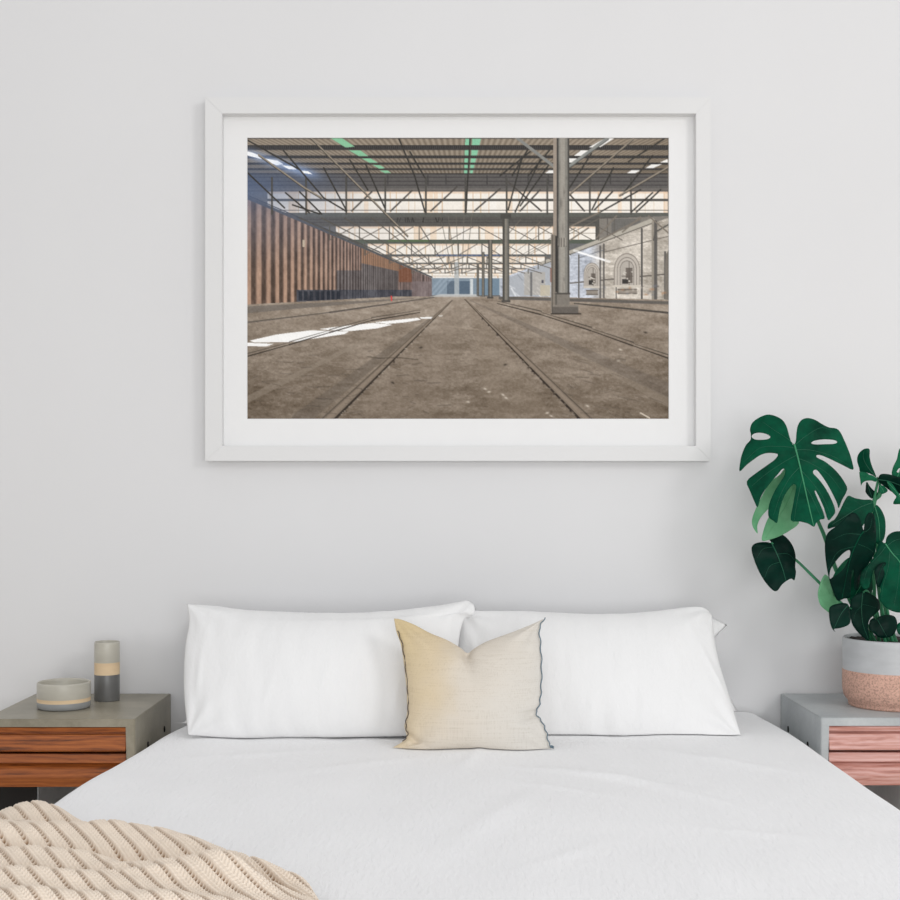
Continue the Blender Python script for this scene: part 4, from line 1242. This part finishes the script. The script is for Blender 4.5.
    leaf(root, o, ZC([(446, 415), (470, 445), (480, 470)]), -.205, 'leaf_bright', (), (0, .3), .2, .0, (), 'vein', 3, 2.0, .0008)
    # middle leaves
    o = ZC([(215, 492), (260, 510), (330, 522), (386, 524), (402, 560), (397, 612), (352, 640), (332, 700), (300, 740), (250, 740), (180, 730), (110, 728), (60, 742), (64, 702), (100, 680), (130, 640), (160, 580), (190, 520)])
    leaf(root, o, ZC([(392, 545), (300, 580), (200, 640), (90, 710)]), -.265, 'leaf_mid', (), (.1, -.6), .45, .15, [ZC([(320, 570), (260, 530), (220, 500)]), ZC([(250, 610), (190, 580), (175, 560)])], 'vein_dark', 3, 2.6, .0013)
    o = ZC([(66, 702), (100, 676), (150, 676), (158, 690), (110, 722), (60, 742)])
    leaf(root, o, ZC([(150, 682), (100, 705), (66, 735)]), -.285, 'leaf_pale', (), (0, -.2), .2, .0, (), 'leaf_pale', 3, 2.0, .0006)
    o = ZC([(420, 562), (450, 585), (476, 630), (491, 690), (489, 780), (472, 830), (436, 860), (400, 800), (392, 700), (400, 610)])
    leaf(root, o, ZC([(412, 575), (440, 680), (450, 830)]), -.235, 'leaf_mid', (), (.3, -.1), .4, .1, (), 'vein', 3, 2.6, .0012)
    # the big dark leaf hanging forward, its face turned down
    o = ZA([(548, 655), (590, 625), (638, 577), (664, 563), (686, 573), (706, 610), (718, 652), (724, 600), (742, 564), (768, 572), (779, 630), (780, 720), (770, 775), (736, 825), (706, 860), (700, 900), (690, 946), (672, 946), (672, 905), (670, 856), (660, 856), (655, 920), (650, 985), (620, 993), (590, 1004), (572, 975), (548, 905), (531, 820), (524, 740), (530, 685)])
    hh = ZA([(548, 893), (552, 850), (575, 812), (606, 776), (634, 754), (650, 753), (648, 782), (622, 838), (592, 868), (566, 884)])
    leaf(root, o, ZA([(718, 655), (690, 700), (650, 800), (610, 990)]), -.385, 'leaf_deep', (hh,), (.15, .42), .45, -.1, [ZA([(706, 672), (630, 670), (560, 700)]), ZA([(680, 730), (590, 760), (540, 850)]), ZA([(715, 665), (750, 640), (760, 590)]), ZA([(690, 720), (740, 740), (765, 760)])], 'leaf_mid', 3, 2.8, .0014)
    # big leaf at the right, partly outside the frame
    o = ZA([(826, 718), (832, 690), (850, 668), (885, 656), (945, 663), (1000, 710), (1030, 800), (1020, 910), (985, 1000), (935, 1050), (896, 1063), (852, 1052), (815, 1025), (795, 985), (806, 950), (790, 925), (776, 886), (768, 850), (745, 935), (715, 941), (700, 905), (706, 870), (740, 825), (774, 775), (790, 724), (806, 706)])
    vs = [ZA(q) for q in ([(834, 726), (800, 770), (745, 830), (720, 900)], [(850, 750), (840, 840), (815, 930), (808, 990)], [(836, 728), (880, 700), (950, 690)], [(862, 768), (930, 780), (1010, 810)], [(900, 815), (890, 920), (870, 1030)])]
    leaf(root, o, ZA([(826, 718), (860, 765), (905, 820), (975, 960)]), -.325, 'leaf_mid', (), (.0, -.35), .35, .1, vs, 'vein', 3, 3.0, .0020)
    o = ZA([(775, 880), (772, 850), (790, 825), (815, 812), (836, 818), (832, 850), (815, 900), (798, 935), (782, 925)])
    leaf(root, o, ZA([(820, 818), (800, 860), (788, 915)]), -.340, 'leaf_deep', (), (.2, -.2), .4, .0, (), 'leaf_mid', 3, 2.4, .0008)
    # lower leaves around the pot mouth
    o = ZB([(525, 172), (500, 220), (489, 270), (500, 322), (530, 352), (562, 372), (590, 350), (604, 310), (590, 270), (560, 210)])
    leaf(root, o, ZB([(590, 300), (545, 260), (520, 200)]), -.255, 'leaf_pale', (), (.3, -.1), .2, .1, (), 'leaf_pale', 3, 2.8, .0010)
    o = ZB([(545, 352), (555, 330), (590, 318), (630, 316), (646, 335), (653, 400), (641, 425), (602, 440), (570, 445), (577, 460), (560, 442), (548, 402)])
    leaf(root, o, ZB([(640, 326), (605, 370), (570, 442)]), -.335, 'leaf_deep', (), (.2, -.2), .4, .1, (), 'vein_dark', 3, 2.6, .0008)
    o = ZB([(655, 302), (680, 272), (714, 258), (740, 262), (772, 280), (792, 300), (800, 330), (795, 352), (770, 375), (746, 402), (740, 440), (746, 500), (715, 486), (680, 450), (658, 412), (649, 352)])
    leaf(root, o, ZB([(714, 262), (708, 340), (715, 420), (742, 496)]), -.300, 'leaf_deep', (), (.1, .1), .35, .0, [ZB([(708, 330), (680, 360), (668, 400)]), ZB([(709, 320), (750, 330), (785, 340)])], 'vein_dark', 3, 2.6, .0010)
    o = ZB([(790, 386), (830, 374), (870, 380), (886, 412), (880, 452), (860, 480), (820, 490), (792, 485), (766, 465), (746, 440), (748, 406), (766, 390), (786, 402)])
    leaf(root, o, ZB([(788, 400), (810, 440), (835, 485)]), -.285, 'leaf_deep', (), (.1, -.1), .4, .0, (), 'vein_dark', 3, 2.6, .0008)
    o = ZB([(884, 430), (900, 412), (940, 420), (990, 440), (980, 470), (930, 480), (890, 468)])
    leaf(root, o, ZB([(886, 440), (930, 448), (985, 456)]), -.250, 'leaf_mid', (), (0, -.2), .3, .0, (), 'vein_dark', 3, 2.6, .0008)
    # darker leaves deep inside the plant
    o = ZA([(640, 860), (690, 820), (740, 820), (775, 870), (770, 930), (740, 985), (700, 1020), (660, 1010), (636, 950)])
    leaf(root, o, ZA([(760, 850), (710, 920), (660, 1000)]), -.215, 'leaf_mid', (), (.1, -.2), .3, .0, (), 'vein', 3, 3.0, .0010)
    o = ZA([(560, 900), (590, 840), (640, 790), (672, 800), (668, 860), (640, 930), (600, 985), (570, 970)])
    leaf(root, o, ZA([(664, 800), (620, 880), (580, 960)]), -.235, 'leaf_bright', (), (.2, -.2), .3, .0, (), 'vein', 3, 3.0, .0010)
    # stalks from the soil up to the leaves
    s0 = Vector((PC.x - .012, PC.y + .005, PC.z + .155))
    pz = lambda u, v, y: at(720 + u / 5, 400 + v / 5, y)
    pc_ = lambda u, v, y: at(820 + u / 7.5, 430 + v / 7.5, y)
    petiole(root, [s0 + Vector((-.03, 0, 0)), pz(690, 1080, -.22), pz(580, 850, -.20), pz(525, 690, -.20), pz(488, 600, -.215), pz(410, 400, -.255), pz(372, 226, -.282)], .0062, .0040)
    petiole(root, [s0 + Vector((-.045, .01, 0)), pz(700, 1110, -.22), pz(570, 985, -.225), pz(480, 897, -.23), pz(385, 805, -.232), pz(300, 745, -.238), pz(256, 713, -.244)], .0050, .0028)
    petiole(root, [s0 + Vector((.01, .02, 0)), pz(800, 1000, -.18), pc_(380, 640, -.18), pc_(400, 540, -.185), pc_(432, 390, -.195), pc_(430, 356, -.2)], .0050, .0030)
    petiole(root, [s0 + Vector((.02, .02, 0)), pz(820, 1000, -.17), pc_(402, 610, -.175), pc_(440, 480, -.185), pc_(450, 400, -.20), pc_(440, 372, -.213)], .0050, .0030)
    petiole(root, [s0 + Vector((.03, .02, 0)), pz(825, 1000, -.16), pc_(408, 615, -.165), pc_(452, 490, -.175), pc_(500, 395, -.185), pc_(575, 362, -.198)], .0050, .0030)
    petiole(root, [s0 + Vector((.0, -.02, 0)), pz(780, 1050, -.24), pz(770, 900, -.27), pz(745, 740, -.30), pz(718, 655, -.370)], .0055, .0034)
    petiole(root, [s0 + Vector((.02, -.02, 0)), pz(840, 1080, -.24), pz(830, 940, -.26), pz(822, 800, -.29), pz(826, 718, -.322)], .0055, .0034)
    petiole(root, [s0 + Vector((-.02, .0, 0)), pz(760, 1000, -.2), pz(740, 800, -.2), pc_(392, 545, -.262)], .0050, .0030)
    petiole(root, [s0 + Vector((0, .02, 0)), pz(800, 980, -.19), pz(800, 800, -.21), pc_(412, 575, -.233)], .0045, .0028)
    petiole(root, [s0 + Vector((-.03, -.01, 0)), pz(690, 1080, -.21), pz(585, 850, -.19), pz(530, 690, -.185), pz(480, 590, -.20), pz(372, 432, -.222)], .0045, .0028)
    petiole(root, [s0 + Vector((-.03, -.02, 0)), pz(720, 1090, -.22), pz(685, 1062, -.235), pz(641, 1034, -.328)], .0034, .0016)
    petiole(root, [s0 + Vector((-.01, -.03, 0)), pz(770, 1050, -.26), pz(740, 960, -.29), pz(714, 962, -.30)], .0045, .0028)
    petiole(root, [s0 + Vector((.01, -.02, 0)), pz(800, 1130, -.25), pz(788, 1102, -.28)], .0040, .0028)
    petiole(root, [s0 + Vector((-.03, 0, 0)), pz(700, 1090, -.24), pz(640, 1040, -.25), pz(590, 1000, -.254)], .0040, .0028)
    petiole(root, [s0 + Vector((.03, -.01, 0)), pz(860, 1160, -.23), pz(886, 1140, -.249)], .0040, .0028)
    petiole(root, [s0 + Vector((.01, -.03, 0)), pz(810, 1040, -.27), pz(835, 900, -.31), pz(820, 818, -.338)], .0038, .0026)


build_plant()

# ------------------------------------------------------------------ light, world, camera
w = bpy.data.worlds.new('daylight'); SC.world = w
w.use_nodes = True
bg = w.node_tree.nodes['Background']
bg.inputs['Color'].default_value = (0.990, 0.993, 1.0, 1)
bg.inputs['Strength'].default_value = 0.73


def area(name, loc, target, sx, sy, power, color=(1, 1, 1)):
    l = bpy.data.lights.new(name, 'AREA'); l.shape = 'RECTANGLE'; l.size = sx; l.size_y = sy
    l.energy = power; l.color = color
    o = bpy.data.objects.new(name, l); COL.objects.link(o)
    o.location = loc
    o.rotation_euler = (Vector(target) - Vector(loc)).to_track_quat('-Z', 'Y').to_euler()
    return o


area('window_light', (3.5, -4.5, 3.1), (0.1, 0.0, 1.2), 1.1, 1.1, 52, (1.0, 0.99, 0.985))
area('rear_fill_light', (.7, -6.2, 1.2), (0.25, 0.0, .8), 3.4, 2.0, 84, (1.0, 1.0, 1.0))  # added fill lamp behind the camera, brightens lower wall and stand fronts

cam = bpy.data.cameras.new('camera')
cam.sensor_fit = 'HORIZONTAL'; cam.sensor_width = 36.0
cam.lens = F * 36.0 / 900.0
cam.shift_x = 0.0
cam.shift_y = (HZ - 450.0) / 900.0
co = bpy.data.objects.new('camera', cam); COL.objects.link(co)
co.location = (0, -D, CZ); co.rotation_euler = (math.pi / 2, 0, 0)
SC.camera = co
SC.view_settings.view_transform = 'Standard'
SC.view_settings.look = 'None'
SC.view_settings.exposure = 0.0
SC.view_settings.gamma = 1.0
SC.view_settings.use_curve_mapping = False
